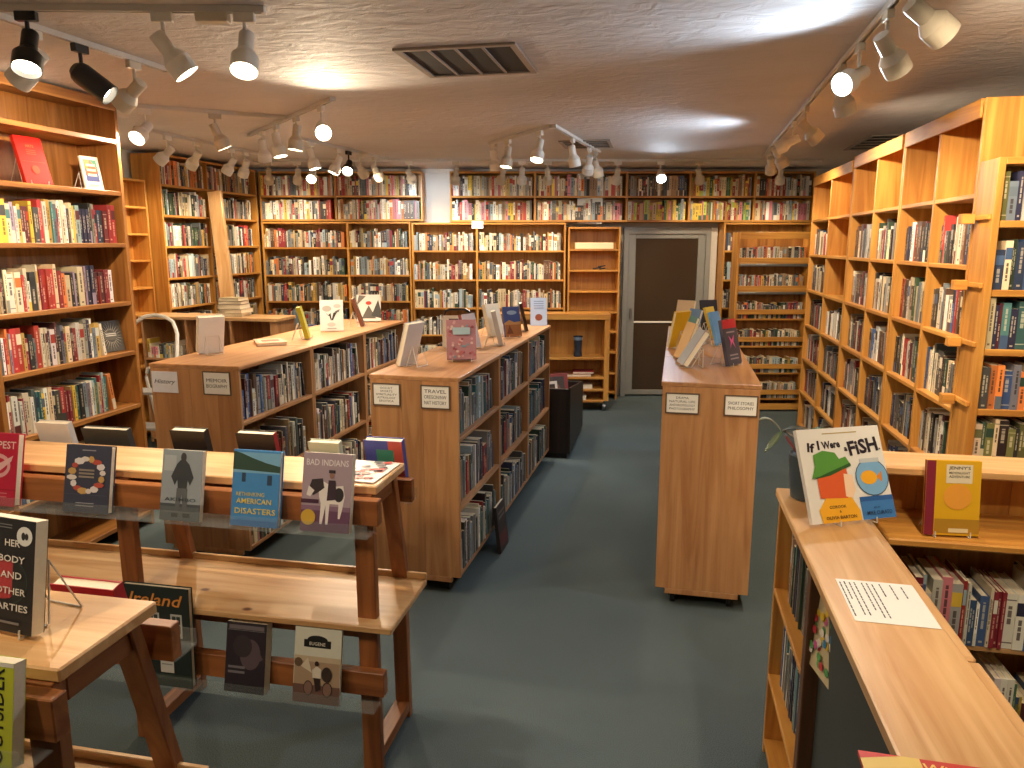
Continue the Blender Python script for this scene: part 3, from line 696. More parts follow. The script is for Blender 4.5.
TL = 2.28-.108; LZ = .952     # upper lip of the long display table
b = Book('crimson book with pale title at the far left of the upper display rail', .165, .265, .03, (190, 30, 62), (-2.37, TL, LZ), 0, 13)
b.text('TEMPEST', .5, .84, (236, 206, 200), width=.9); b.ell(.5, .55, .34, .17, (228, 170, 172)).ell(.52, .55, .24, .11, (190, 30, 62)).poly([(.3, .5), (.9, .7), (.86, .62), (.45, .42)], (232, 186, 186)).rect(.0, .22, 1, .235, (160, 24, 50)).bars(.3, .8, (.17, .12), .015, (216, 120, 130)); b.done()
b = Book('slate blue book with a ring of pale flowers on the upper display rail', .185, .24, .026, (62, 66, 86), (-1.99, TL, LZ), 0, 13)
b.bars(.36, .66, (.92,), .015, (150, 150, 160))
for i in range(16):
    a = math.radians(i*22.5+10); b.ell(.5+.34*math.cos(a), .56+.24*math.sin(a), .07+.025*(i % 3), .04+.012*(i % 2), ((222, 214, 210), (196, 160, 96), (186, 84, 70), (224, 220, 222))[(i*7) % 4], 7)
b.bars(.33, .67, (.62, .57, .52), .028, (150, 140, 130)).bars(.3, .7, (.14, .1), .014, (160, 160, 170)).rect(.02, .27, .98, .275, (90, 94, 112)); b.done()
b = Book('grey photograph cover book with a standing figure on the upper display rail', .155, .245, .02, (150, 162, 172), (-1.615, TL, LZ), 0, 13, hard=False)
b.rect(0, 0, 1, .2, (92, 100, 106)).rect(.0, .2, 1, .24, (74, 82, 88)).rect(.05, .7, .35, .92, (172, 182, 188))
b.poly([(.42, .46), (.64, .46), (.66, .58), (.72, .5), (.8, .62), (.68, .8), (.58, .86), (.46, .86), (.37, .8), (.24, .62), (.34, .5), (.4, .58)], (58, 64, 70)).ell(.53, .9, .07, .065, (64, 64, 68)).poly([(.4, .46), (.66, .46), (.68, .1), (.58, .1), (.53, .38), (.47, .1), (.37, .1)], (96, 102, 108)).rect(.3, .05, .46, .11, (52, 56, 60)).rect(.58, .05, .76, .11, (52, 56, 60))
b.text('AKIMBO', .5, .3, (70, 80, 88), width=.78, height=.05); b.done()
b = Book('bright blue book with a flooded landscape and yellow title on the upper display rail', .175, .258, .024, (66, 140, 206), (-1.333, TL, LZ), 0, 13)
b.rect(0, .7, 1, .97, (120, 176, 214)).poly([(0, .74), (0, .98), (.15, .96), (.4, .9), (.7, .84), (1, .8), (1, .72)], (44, 74, 62)).rect(.2, .58, .28, .7, (40, 66, 92)).rect(.74, .55, .84, .68, (40, 66, 92)).rect(0, 0, 1, .08, (50, 120, 190))
b.text('RETHINKING', .4, .42, (206, 196, 110), width=.6, height=.05).text('AMERICAN', .48, .33, (226, 206, 90), width=.74, height=.07).text('DISASTERS', .52, .2, (226, 206, 90), width=.86, height=.075); b.done()
b = Book('mauve book with a spotted pony and gold seal on upper display rail', .175, .262, .026, (168, 150, 164), (-1.075, TL, LZ), 0, 13, hard=False)
b.rect(0, 0, 1, .27, (104, 70, 100)).rect(0, .27, 1, .33, (134, 104, 130)).text('BAD INDIANS', .5, .88, (226, 222, 226), width=.86, height=.08)
b.poly([(.36, .44), (.34, .56), (.44, .64), (.62, .58), (.84, .6), (.88, .46), (.84, .3), (.8, .18), (.76, .18), (.76, .36), (.58, .36), (.56, .1), (.51, .1), (.5, .34), (.44, .1), (.39, .1), (.4, .36)], (232, 228, 226)).ell(.76, .48, .1, .09, (46, 40, 46)).poly([(.12, .5), (.2, .66), (.42, .68), (.46, .56), (.34, .5), (.24, .46)], (48, 42, 46)).poly([(.1, .46), (.14, .58), (.26, .52), (.18, .44)], (226, 222, 220)).poly([(.52, .4), (.54, .66), (.68, .66), (.72, .42)], (52, 36, 52)).ell(.6, .72, .045, .04, (150, 110, 96)).rect(.54, .75, .67, .79, (46, 32, 46)).rect(0, .36, .36, .41, (70, 36, 62)).ell(.16, .18, .15, .1, (206, 168, 60)); b.done()
# lower rail
LZ2 = .317
b = Book('tall dark green picture book with orange script title on the lower display rail', .27, .375, .024, (38, 48, 46), (-1.75, TL-.004, LZ2), 0, 3)
b.text('Ireland', .5, .87, (214, 140, 60), width=.82, height=.12, shear=.3)
for x0, z0 in ((.38, .5), (.72, .5)):
    b.rect(x0, z0, x0+.17, z0+.24, (186, 188, 184)).rect(x0+.025, z0+.05, x0+.145, z0+.22, (50, 60, 58)); b.rect(x0+.08, z0+.05, x0+.09, z0+.22, (180, 182, 178)).rect(x0+.025, z0+.13, x0+.145, z0+.14, (180, 182, 178))
b.rect(.54, .14, .74, .38, (206, 206, 202)).ell(.64, .38, .1, .05, (206, 206, 202)).bars(.56, .72, (.22, .3), .012, (140, 146, 142)).rect(0, 0, 1, .13, (58, 68, 62)); b.done()
b = Book('dark purple-black thick paperback with a dim profile on the lower display rail', .155, .248, .042, (46, 40, 48), (-1.415, TL, LZ2), 0, 12, hard=False)
b.bars(.06, .94, (.9,), .06, (110, 104, 112)).rect(.04, .885, .96, .89, (140, 136, 140)).ell(.62, .55, .26, .22, (92, 78, 86)).ell(.42, .66, .24, .16, (58, 50, 56)).poly([(.86, .58), (.95, .5), (.84, .46)], (92, 78, 86)).bars(.08, .5, (.34, .27), .035, (120, 116, 124)).rect(0, 0, 1, .1, (34, 36, 46)); b.done()
b = Book('sepia photograph paperback with a black title plate on the lower display rail', .175, .262, .012, (214, 216, 202), (-1.14, TL, LZ2), 0, 12, hard=False)
b.rect(.01, .06, .99, .55, (172, 148, 122)).rect(0, .55, 1, .62, (196, 180, 152)).rect(0, 0, 1, .24, (112, 84, 76)).rect(.2, .74, .78, .84, (30, 30, 30)).ell(.49, .84, .22, .06, (30, 30, 30)).text('EUGENE', .49, .79, (220, 216, 200), width=.34, height=.045)
b.poly([(.15, .48), (.3, .6), (.4, .4)], (214, 204, 180)).ell(.1, .53, .09, .06, (104, 84, 66)).ell(.33, .2, .1, .1, (70, 54, 46)).ell(.33, .2, .085, .085, (132, 104, 92)).ell(.74, .2, .11, .1, (70, 54, 46)).ell(.74, .2, .09, .085, (132, 104, 92)).poly([(.42, .34), (.4, .44), (.5, .5), (.6, .46), (.6, .34)], (220, 212, 196)).ell(.5, .53, .045, .035, (60, 44, 38)).poly([(.44, .34), (.58, .34), (.6, .2), (.5, .16)], (54, 42, 38)).ell(.72, .4, .11, .1, (60, 48, 42)); b.done()
# books on the rear lip of the long table (their backs face the camera)
def rear_book(x, w, h, t, c, label, y=2.70, z=.925, edge=None):
    bb = Book(label, w, h, t, c, (x, y, z), 180, 13, spine=edge); return bb.done()
for T, yy, x0, x1 in ((T1, 2.28, -2.25, .0), (T0, 1.115, -1.7, 0.)):
    a = MB(); a.box(x0, x1, .335, .42, .908, .912).box(x0, x1, .418, .421, .912, .95); a.build('acrylic_lip', ACR, T)
rear_book(-2.52, .16, .235, .03, (226, 224, 222), 'white paperback standing on the rear rail, nearest the walnut bookcase')
rear_book(-2.27, .22, .22, .028, (60, 62, 60), 'wide charcoal book on the rear rail, next to a white one')
rear_book(-1.875, .155, .235, .034, (34, 32, 32), 'black hardcover with white page edges on the rear rail')
rear_book(-1.575, .165, .238, .032, (38, 30, 30), 'black hardcover with a red spine on the rear rail', edge=(170, 40, 46))
rear_book(-1.285, .13, .215, .03, (196, 206, 186), 'pale green-grey small book on the rear rail')
bb = Book('multicoloured blue and orange hardcover on the rear rail, right end', .155, .238, .034, (70, 82, 168), (-1.035, 2.70, .925), 180, 13)
bb.done()
m = MB(); m.box(-.0775, -.02, .0342, .0346, 0, .238, col((196, 86, 74))).box(-.04, .03, .0342, .0347, .12, .2, col((60, 140, 120))); m.build('cover_print', None, bb.o)
mg = Book('folded black, white and red magazine lying flat at the right end of the long table', .2, .24, .004, (226, 220, 214), (-1.05, 2.555, 1.0905), 188, 0, hard=False, flat=True)
mg.o.location = (-1.05, 2.312, 1.0955); mg.o.rotation_euler = (-PI/2, 0, math.radians(-3))
random.seed(3)
for i in range(22):
    x, z = random.uniform(.02, .85), random.uniform(.02, .85); mg.poly([(x, z), (x+.14, z+.05), (x+.12, z+.13), (x-.02, z+.08)], random.choice(((40, 38, 40), (196, 70, 60), (60, 70, 66), (120, 110, 110), (206, 130, 110))))
mg.done()
# near table
b = Book('black paperback with red cover art and white title on a wire easel', .155, .238, .03, (36, 36, 38), (-1.33, 1.2, 1.097), -7, 10, hard=False)
b.ell(.4, .45, .36, .17, (150, 52, 58)).poly([(.2, .64), (.78, .62), (.74, .56), (.6, .3), (.3, .28)], (168, 58, 62)).ell(.5, .45, .4, .22, (48, 62, 54), a0=-70, a1=70).ell(.5, .45, .38, .205, (38, 40, 40), a0=-70, a1=70).ell(.82, .86, .14, .085, (206, 206, 202)).ell(.8, .86, .035, .035, (50, 50, 50)).ell(.86, .86, .03, .03, (50, 50, 50)).bars(.1, .6, (.94, .915), .008, (120, 120, 120))
for s_, z_, w_ in (('HER', .79, .3), ('BODY', .65, .52), ('AND', .51, .42), ('OTHER', .37, .6), ('PARTIES', .23, .72)): b.text(s_, .62-.0*w_, z_, (214, 208, 200), width=w_*.9, height=.06)
b.bars(.2, .8, (.08,), .022, (120, 116, 114)); b.done()
easel((-1.33, 1.21, 1.0905), -7, .155, .23, 'wire easel under the black paperback on the near table', 10)
rear_book(-1.375, .18, .15, .035, (170, 34, 44), 'red hardcover with white page edges on the rear rail of the near table', y=1.53, z=.925)
b = Book('lime and white paperback with a black sideways title on the near table rail', .15, .2, .028, (196, 204, 60), (-1.225, 1.115-.1, .935), 0, 10, hard=False)
b.rect(0, .96, 1, 1, (228, 226, 216)).text('OUTSIDER', .78, .5, (36, 36, 30), width=.9*200/150, height=.14, rot=-90); b.done()

# propped books in the walnut bookcase
b = Book('red book with faint gold ornament propped in the walnut bookcase', .17, .265, .024, (206, 34, 26), (-3.46, 3.72, 2.227), 84, 14)
b.text('ARTS', .5, .8, (222, 112, 60), width=.3).bars(.32, .68, (.62, .66, .7), .02, (220, 80, 44)).ell(.5, .3, .14, .09, (220, 74, 40)).rect(.08, .46, .92, .468, (220, 90, 60)); b.done(); easel((-3.47, 3.72, 2.2275), 84, .17, .25, 'wire easel under the red book in the walnut bookcase')
b = Book('cream book with a rainbow square propped in the walnut bookcase', .125, .2, .014, (240, 230, 206), (-3.45, 4.13, 2.227), 80, 10, hard=False)
b.rect(.14, .24, .86, .9, (206, 90, 60)).poly([(.14, .24), (.86, .24), (.86, .5), (.14, .42)], (70, 80, 140)).poly([(.5, .9), (.86, .9), (.86, .6)], (60, 130, 100)).poly([(.14, .9), (.5, .9), (.3, .6), (.14, .62)], (226, 130, 60)).bars(.25, .75, (.7, .55, .4), .07, (240, 200, 170)).bars(.25, .75, (.1,), .05, (190, 180, 160)); b.done(); easel((-3.46, 4.13, 2.2275), 80, .125, .18, 'wire easel under the cream book in the walnut bookcase', 10)
b = Book('grey book with a silver starburst, face out at the end of its row', .17, .2, .02, (86, 82, 70), (-3.48, 4.188, 1.21), 76, 12)
for i in range(24):
    a = 2*PI*i/24; b.poly([(.5+.2*math.cos(a-.05), .5+.2*math.sin(a-.05)), (.5+.5*math.cos(a), .5+.48*math.sin(a)), (.5+.2*math.cos(a+.05), .5+.2*math.sin(a+.05))], (206, 198, 180))
b.ell(.5, .5, .3, .14, (110, 104, 92)).bars(.28, .72, (.5, .56), .03, (226, 220, 206)); b.done()

# books on the rolling bookcases
RT = 1.2155
def dbook(label, w, h, t, c, x, y, rz, tilt=15, eas=True, hard=True, spine=None):
    b = Book(label, w, h, t, c, (x, y, RT+(.004 if eas else 0)), rz, tilt, hard, spine)
    if eas: easel((x, y, RT+.0003), rz, w, h*.8, 'wire easel holding the '+' '.join(label.split()[:6]), tilt)
    return b
dbook('thick white book showing its back on the sign end of the memoir row', .16, .238, .045, (232, 230, 226), -2.84, 4.25, -127).done()
b = Book('hardcover lying flat on the memoir row', .2, .26, .022, (190, 150, 120), (-2.60, 4.62, RT), 35, 0, flat=True); b.rect(.1, .1, .9, .9, (206, 180, 150)).rect(.2, .3, .8, .7, (170, 80, 60)); b.done()
dbook('lime yellow patterned book seen edge-on on the memoir row', .15, .235, .03, (186, 184, 40), -2.53, 5.04, 112, 14).done()
b = dbook('white cover book with black butterfly blots on the memoir row', .18, .245, .02, (206, 206, 200), -2.56, 5.48, 22, 13)
b.ell(.3, .72, .2, .1, (160, 156, 148)).ell(.74, .8, .16, .07, (176, 172, 166)).poly([(.2, .62), (.34, .5), (.46, .58), (.5, .36), (.58, .58), (.78, .64), (.66, .5), (.56, .34), (.46, .34), (.4, .48)], (48, 46, 46)).poly([(.62, .62), (.86, .7), (.8, .6)], (90, 86, 82)).ell(.48, .2, .18, .07, (178, 176, 170)).rect(.3, .06, .7, .09, (140, 138, 134)); b.done()
dbook('brown spined book seen edge-on on the memoir row', .15, .24, .03, (112, 66, 48), -2.47, 5.92, 110, 18).done()
b = dbook('white book with a red bird shape, farthest on the memoir row', .21, .24, .025, (222, 216, 206), -2.55, 6.22, 20, 18)
b.poly([(.2, .1), (.5, .6), (.8, .1)], (96, 92, 84)).ell(.5, .68, .12, .07, (190, 60, 44)).poly([(.6, .2), (.9, .8), (1, .4), (1, .1)], (70, 70, 66)).poly([(0, .6), (.4, .95), (.1, .98)], (110, 104, 94)); b.done()
dbook('pale grey book showing its back at the sign end of the travel row', .165, .25, .03, (206, 204, 200), -1.45, 4.03, -104, 16).done()
b = dbook('rose and teal patterned book facing the aisle end of the travel row', .175, .235, .05, (172, 120, 124), -1.15, 4.20, 18, 13, spine=(210, 196, 170))
random.seed(8)
for i in range(46): b.ell(random.uniform(.06, .94), random.uniform(.05, .95), .05, .035, random.choice(((150, 70, 80), (196, 150, 150), (120, 140, 150), (206, 180, 170), (180, 96, 100))), 6)
b.rect(.22, .62, .8, .8, (160, 184, 190)); b.done()
b = dbook('cream book with a dark photo panel, behind the rose patterned one', .14, .21, .03, (222, 210, 190), -1.36, 4.75, 12, 10)
b.rect(.3, .35, .95, .9, (60, 46, 44)); b.done()
dbook('white and dusty pink book turned sideways behind the rose patterned one', .15, .23, .03, (214, 202, 200), -1.20, 4.72, 70, 14, spine=(150, 80, 84)).done()
m = thing('cart_handle', 'black metal hoop handle of a book cart, standing on the travel row', 'cart_handle', (-1.38, 4.93, RT), math.radians(10))  # handle of a book cart, modelled as a free-standing hoop
MB().tube([(-.09, 0, 0), (-.09, .0, .2), (-.075, 0, .235), (-.05, 0, .245), (.06, 0, .245), (.085, 0, .23), (.1, 0, .2), (.11, 0, .0)], .008, 8).build('hoop', BLACKM, m, smooth=True)
MB().box(-.12, .13, -.06, .06, 0, .012).build('foot_plate', BLACKM, m)
dbook('grey-white book seen edge-on on the middle of the travel row', .15, .235, .03, (186, 180, 176), -1.07, 4.98, 105, 13).done()
b = dbook('book with deep blue sky over orange rock on the travel row', .135, .225, .022, (60, 84, 150), -1.07, 5.38, 38, 14)
b.rect(0, 0, 1, .46, (170, 110, 56)).poly([(0, .46), (.3, .56), (.6, .48), (1, .5), (1, .4), (0, .4)], (196, 150, 90)).poly([(.1, .1), (.3, .4), (.5, .1)], (120, 70, 40)).ell(.5, .8, .3, .07, (150, 180, 214)); b.done()
dbook('pale thick book standing behind the orange rock book', .15, .24, .035, (214, 206, 186), -1.2, 5.42, 60, 16).done()
dbook('dark brown book seen edge-on near the blue card', .15, .225, .025, (60, 44, 36), -1.05, 5.84, 105, 13).done()
b = dbook('light blue card with a rust shape at the back end of the travel row', .14, .235, .008, (186, 206, 236), -1.02, 6.2, 14, 10, hard=False)
b.bars(.2, .8, (.86, .78, .7, .62), .025, (120, 140, 180)).ell(.5, .3, .22, .12, (150, 84, 60)); b.done()
dbook('steel grey hardcover leaning back at the sign end of the short-story row', .15, .225, .032, (150, 156, 164), .105, 4.28, -78, 32, spine=(196, 196, 196)).done()
b = dbook('flowery orange and cream book behind the steel grey hardcover', .15, .225, .02, (214, 176, 120), .10, 4.55, -72, 20)
b.done(); 
dbook('teal hardcover behind the flowery book on the short-story row', .15, .235, .02, (84, 150, 150), .12, 4.85, -75, 20).done()
b = dbook('bright yellow book standing on the short-story row', .16, .245, .02, (226, 186, 30), .085, 5.1, -128, 12); b.done()
b = dbook('blue and cream book between the yellow and teal ones', .14, .24, .02, (110, 150, 196), .17, 5.3, -60, 16); b.done()
dbook('cream book with an orange top, farthest on the left of the short-story row', .15, .25, .02, (226, 200, 160), .15, 5.95, -30, 14).done()
b = dbook('charcoal book with red top and pink ornament on the short-story row', .15, .262, .022, (66, 64, 78), .42, 4.36, 56, 14)
b.rect(0, .8, 1, 1, (176, 40, 50)).bars(.2, .8, (.7, .2, .12), .03, (150, 140, 150)).poly([(.3, .35), (.5, .5), (.7, .35), (.6, .5), (.7, .65), (.5, .54), (.3, .65), (.4, .5)], (206, 90, 150)); b.done()
dbook('sky blue slim book on the aisle side of the short-story row', .14, .23, .02, (96, 150, 206), .41, 5.25, 62, 18).done()
dbook('mustard slim book behind the sky blue one', .14, .23, .02, (206, 176, 70), .40, 5.65, 62, 18).done()
b = dbook('black book with a white swirl, farthest on the short-story row', .15, .24, .02, (34, 34, 38), .385, 6.15, 30, 12)
b.ell(.5, .62, .2, .14, (206, 204, 200)).ell(.53, .62, .14, .1, (34, 34, 38)); b.done()

b = Book('dark face-out hardcover standing on the carpet against the travel row', .2, .3, .022, (44, 36, 36), (-.925, 4.36, .0), 88, 6)
b.rect(.1, .1, .9, .4, (96, 40, 36)).bars(.15, .85, (.7, .8), .05, (120, 104, 96)); b.done()
# counter and low bookcase display
CT = 1.0405
b = Book('white picture book with green, orange and blue shapes standing on the counter', .30, .295, .016, (224, 222, 218), (.612, 2.37, CT+.005), 25, 24)
b.bars(.3, .72, (.935,), .012, (170, 150, 90))
for s_, x_, z_, w_, h_, r_ in (('If', .14, .8, .09, .1, -8), ('I', .23, .82, .025, .1, 0), ('Were', .38, .82, .22, .085, 3), ('a', .55, .76, .04, .045, 0), ('FiSH', .76, .78, .36, .16, 6), ('.', .96, .74, .02, .02, 0)):
    b.text(s_, x_, z_, (34, 24, 40), width=w_, height=h_, rot=-r_, bold=.035)
b.rect(.60, .0, 1, .24, (60, 120, 186)).rect(.6, .19, 1, .24, (44, 92, 160))
b.ell(.8, .44, .2, .2, (60, 74, 96)).ell(.8, .44, .19, .19, (120, 170, 214)).rect(.68, .6, .92, .645, (190, 196, 200))
b.ell(.76, .44, .1, .075, (232, 168, 40)).poly([(.85, .44), (.92, .5), (.91, .38)], (214, 130, 40))
b.poly([(.12, .0), (.1, .14), (.2, .26), (.5, .26), (.58, .1), (.58, 0)], (232, 170, 40)).poly([(.14, .26), (.14, .46), (.3, .56), (.5, .56), (.52, .4), (.46, .24)], (214, 92, 46)).poly([(.44, .26), (.46, .5), (.56, .48), (.57, .32), (.52, .24)], (238, 206, 176))
b.poly([(.08, .47), (.14, .6), (.14, .72), (.26, .76), (.4, .73), (.44, .66), (.52, .68), (.56, .6), (.3, .52)], (84, 146, 60)).poly([(.08, .46), (.3, .53), (.56, .61), (.57, .58), (.3, .49)], (44, 88, 40))
b.text('COROOK', .32, .16, (48, 34, 30), width=.2, height=.03).text('&', .34, .11, (48, 34, 30), height=.025).text('OLIVIA BARTON', .34, .05, (48, 34, 30), width=.36, height=.034).text('ART BY', .78, .12, (24, 40, 70), width=.08).text('MIKE CURATO', .8, .065, (24, 34, 60), width=.3, height=.04); b.done()
easel((.617, 2.374, CT), 25, .2, .2, 'wire easel under the white picture book on the counter', 24)
b = Book('yellow book with a maroon spine strip on the display ledge of the low bookcase', .165, .24, .016, (222, 172, 30), (.93, 2.485, .982), 5, 7, spine=(130, 36, 50))
b.rect(0, 0, .17, 1, (130, 36, 56)).rect(.36, .7, .84, .95, (226, 214, 186)).text("JENNY'S", .6, .9, (70, 60, 50), width=.4, height=.055).text('MOONLIGHT', .6, .84, (70, 60, 50), width=.38, height=.032).text('ADVENTURE', .6, .79, (70, 60, 50), width=.38, height=.032).ell(.58, .52, .26, .17, (232, 160, 60)).rect(.18, .03, 1, .22, (176, 132, 40)).rect(.44, .04, .8, .095, (226, 210, 170)); b.done()
easel((.93, 2.487, .9775), 5, .165, .12, 'wire easel under the yellow book on the ledge', 7)
sh = thing('notice_sheet', 'white printed notice sheet lying on the pine counter', 'sheet', (.558, 1.835, CT), math.radians(-1))
board('paper', sh, PAPER, -.092, .092, -.113, .113, 0, .0012, bev=.0002)
m = MB()
for i, (x, a, c) in enumerate(((.06, .03, .1), (.035, .02, .1), (.01, .03, .1), (-.008, -.085, .1), (-.02, -.085, .1), (-.032, -.05, .1), (-.05, -.08, .1), (-.062, -.08, .1), (-.074, .0, .1), (-.085, -.09, .1))):
    y_ = a
    while y_ < c-.004:
        e_ = min(c, y_+random.uniform(.008, .02)); m.box(x-.0015, x+.0015, y_, e_, .0013, .0015); y_ = e_+.003
m.build('printed_lines', INK, sh)['kind'] = 'stuff'
b = Book('red and yellow picture book lying flat on the near end of the counter', .34, .28, .008, (208, 60, 40), (.515, .945, CT), 0, 0, flat=True)
b.rect(.0, .0, .28, 1, (238, 206, 110)).poly([(.0, .93), (.2, 1), (0, 1)], (214, 70, 44)).text('Wi', .34, .92, (246, 210, 120), width=.11, shear=.2).rect(.46, .1, .98, .86, (196, 196, 196)).ell(.6, .6, .1, .16, (120, 116, 116)).ell(.8, .55, .12, .2, (150, 146, 146)); b.o.rotation_euler[2] = math.radians(-2); b.done()
b = Book('colourful comic booklet tucked beside the dark board of the counter', .14, .21, .004, (206, 190, 150), (.46, 2.02, .72), -78, 4, hard=False)
random.seed(12)
for i in range(30): b.ell(random.uniform(.1, .9), random.uniform(.08, .92), .09, .06, random.choice(((226, 190, 50), (200, 60, 70), (60, 130, 180), (90, 160, 90), (230, 220, 210), (200, 90, 150))), 7)
b.done()
# potted plant behind the picture book
pl = thing('potted_plant', 'slate pot with long glossy leaves behind the white picture book', 'plant', (.508, 2.60, CT), 0)
MB().lathe([(.045, 0), (.052, .004), (.062, .09), (.066, .155), (.06, .16), (.056, .15)], 20).build('pot', plain('slate_glaze', (72, 84, 92), .35), pl, smooth=True)
MB().lathe([(.001, .146), (.055, .147)], 14).build('soil', plain('soil', (40, 30, 24), .9), pl)
leaf_m = plain('leaf_green', (74, 92, 62), .25); leaf_d = plain('leaf_dark', (60, 60, 44), .3)
def leaf(base, tip, w, mat, droop=.02):
    base, tip = Vector(base), Vector(tip); d = tip-base; sd = d.cross(Vector((0, 0, 1))).normalized(); n = 7; vs = []; fs = []
    for i in range(n+1):
        t = i/n; c = base + d*t + Vector((0, 0, droop*4*t*(1-t))); ww = w*math.sin(PI*min(1, t*.92+.06))**.8
        vs += [c-sd*ww, c+Vector((0, 0, -.006)), c+sd*ww]
    for i in range(n):
        for j in range(2): fs.append((i*3+j, i*3+j+1, (i+1)*3+j+1, (i+1)*3+j))
    o = MB().add(vs, fs).build('leaf', mat, pl, smooth=True)
    md = o.modifiers.new('thick', 'SOLIDIFY'); md.thickness = .0012
MB().tube([(0, 0, .14), (-.03, .0, .2), (-.085, .02, .23)], .004, 6).build('stem', leaf_d, pl)
leaf((-.095, .02, .232), (-.17, .01, .268), .012, plain('leaf_pale', (170, 176, 160), .25)); leaf((-.09, .02, .23), (.02, .0, .222), .026, leaf_d); leaf((-.09, .02, .23), (-.145, .0, .16), .02, leaf_m, .0)
leaf((-.08, .02, .215), (-.045, .0, .165), .013, plain('leaf_red', (110, 50, 56), .3), .0); leaf((-.02, 0, .18), (.05, .05, .24), .02, leaf_m); leaf((0, 0, .15), (.1, .02, .22), .018, leaf_m)

# ------------------------------------------------------------------ smaller things further back
st = [(.25, .19, .03, (206, 196, 170)), (.24, .18, .035, (190, 176, 150)), (.23, .18, .04, (176, 168, 156)), (.22, .17, .03, (120, 90, 70)), (.21, .16, .028, (196, 180, 140))]
z = 1.2505
for i, (w, h, t, c) in enumerate(st):
    b = Book('book lying %s in the flat stack on the cubby counter' % ('lowest', 'second from the bottom', 'in the middle', 'second from the top', 'topmost')[i], w, h, t, c, (-3.86+.01*(i % 2), 6.13, z), 0, 0, flat=True, group='stack on the cubby counter')
    b.o.rotation_euler[2] = math.radians((4, -5, 2, 6, -3)[i]); b.done(); z += t+.0012
ds = thing('small_desk', 'small maple desk between the memoir row and the back wall, with clutter', 'desk', (-3.45, 6.95, 0), 0)
board('desk_top', ds, wd('maple', 'x'), -.36, .4, -.2, .2, 1.0, 1.03)
for sx in (-.33, .37):
    for sy in (-.17, .17): board('leg', ds, wd('maple', 'z'), sx-.02, sx+.02, sy-.02, sy+.02, 0, 1.0)
bo = thing('water_bottle', 'slate grey water bottle on the small desk', 'bottle', (-3.62, 6.92, 1.0305), 0)
MB().lathe([(.035, 0), (.037, .004), (.037, .19), (.028, .215), (.02, .225), (.02, .24)], 18).build('body', plain('slate_bottle', (96, 112, 120), .3), bo, smooth=True)
MB().lathe([(.024, .238), (.024, .27), (.02, .275)], 16).build('cap', BLACKP, bo)
bx = thing('tissue_box', 'dark blue small box on the small desk', 'box', (-3.47, 6.9, 1.0305), .1)
MB().box(-.06, .06, -.05, .05, 0, .075).build('carton', col((52, 70, 120)), bx, bevel=.003); MB().box(-.061, .061, -.051, .051, .06, .068).build('stripe', col((200, 200, 206)), bx)
pp = Book('red folder lying flat on the small desk', .2, .26, .012, (200, 90, 70), (-3.27, 6.86, 1.0305), 12, 0, flat=True); pp.done()
# things on the cart, in the bin and on the empty shelves
def cpos(u, v, z): return bk(-.32+u, 8.4+v, z)
va = thing('patterned_cup', 'tall dark blue patterned cup on the half-empty rolling bookcase', 'cup', cpos(1.08, .12, .6255), YAW)
MB().lathe([(.045, 0), (.05, .01), (.042, .08), (.05, .2), (.056, .235), (.05, .235), (.045, .2)], 18, cap1=True).build('body', plain('cup_glaze', (44, 52, 66), .25, var=.5, scale=40), va, smooth=True)
MB().lathe([(.0515, .19), (.0555, .225), (.054, .225), (.05, .19)], 18, cap0=False, cap1=False).build('rim_band', col((110, 130, 150)), va)
def flatc(label, u, v, z, w, h, t, c, rz=0):
    b = Book(label, w, h, t, c, cpos(u, v, z), math.degrees(YAW)+rz, 0, flat=True); return b.done()
flatc('dark tray lying on the upper shelf of the half-empty rolling bookcase', 1.05, .02, .6255, .0, 0, 0, (40, 36, 34)) if False else None
flatc('large brown folio lying on the middle shelf of the half-empty rolling bookcase', 1.02, .02, .4005, .42, .24, .03, (150, 90, 60), 1)
flatc('red book lying on top of the brown folio', 1.14, .04, .432, .24, .19, .025, (150, 40, 44), -2)
flatc('cream ledger lying on the third shelf of the half-empty rolling bookcase', 1.08, .02, .2605, .34, .23, .05, (196, 182, 160), 2)
flatc('stack of white paper lying on the bottom shelf of the half-empty rolling bookcase', 1.02, .02, .1305, .32, .22, .05, (222, 210, 196), -1)
bxx = thing('paper_roll_box', 'long cream box on the top shelf of the empty oak bookcase', 'box', bk(1.0, V+.08, 1.842), YAW)
MB().box(-.24, .22, -.04, .04, 0, .075).build('carton', col((240, 226, 190)), bxx, bevel=.003); MB().box(.2201, .2215, -.036, .036, .004, .07).build('end_flap', col((226, 208, 170)), bxx)
cl = thing('spring_clamp', 'small black clamp on the second shelf of the empty oak bookcase', 'clamp', bk(1.06, V+.06, 1.593), YAW)
MB().bar((-.08, 0, .012), (.02, 0, .03), .02, .014).bar((-.02, 0, .035), (.07, 0, .05), .02, .014).build('jaw', BLACKP, cl); MB().bar((.0, 0, .008), (.07, .0, .02), .02, .014).tube([(0, -.02, .028), (0, .02, .028)], .014, 10).build('handle', BLACKP, cl)
b = Book('white framed picture book standing in the dark browser bin', .2, .27, .02, (222, 216, 206), (-.97, 6.55, .401), 35, 14); b.rect(.12, .1, .88, .9, (60, 50, 46)); b.done()
b = Book('dark art book standing in the browser bin', .22, .26, .03, (60, 50, 48), (-.96, 6.85, .401), 30, 18); b.ell(.5, .5, .3, .3, (110, 80, 60)); b.done()
b = Book('maroon book standing at the back of the browser bin', .2, .25, .03, (120, 50, 50), (-.96, 7.1, .401), 25, 16); b.done()

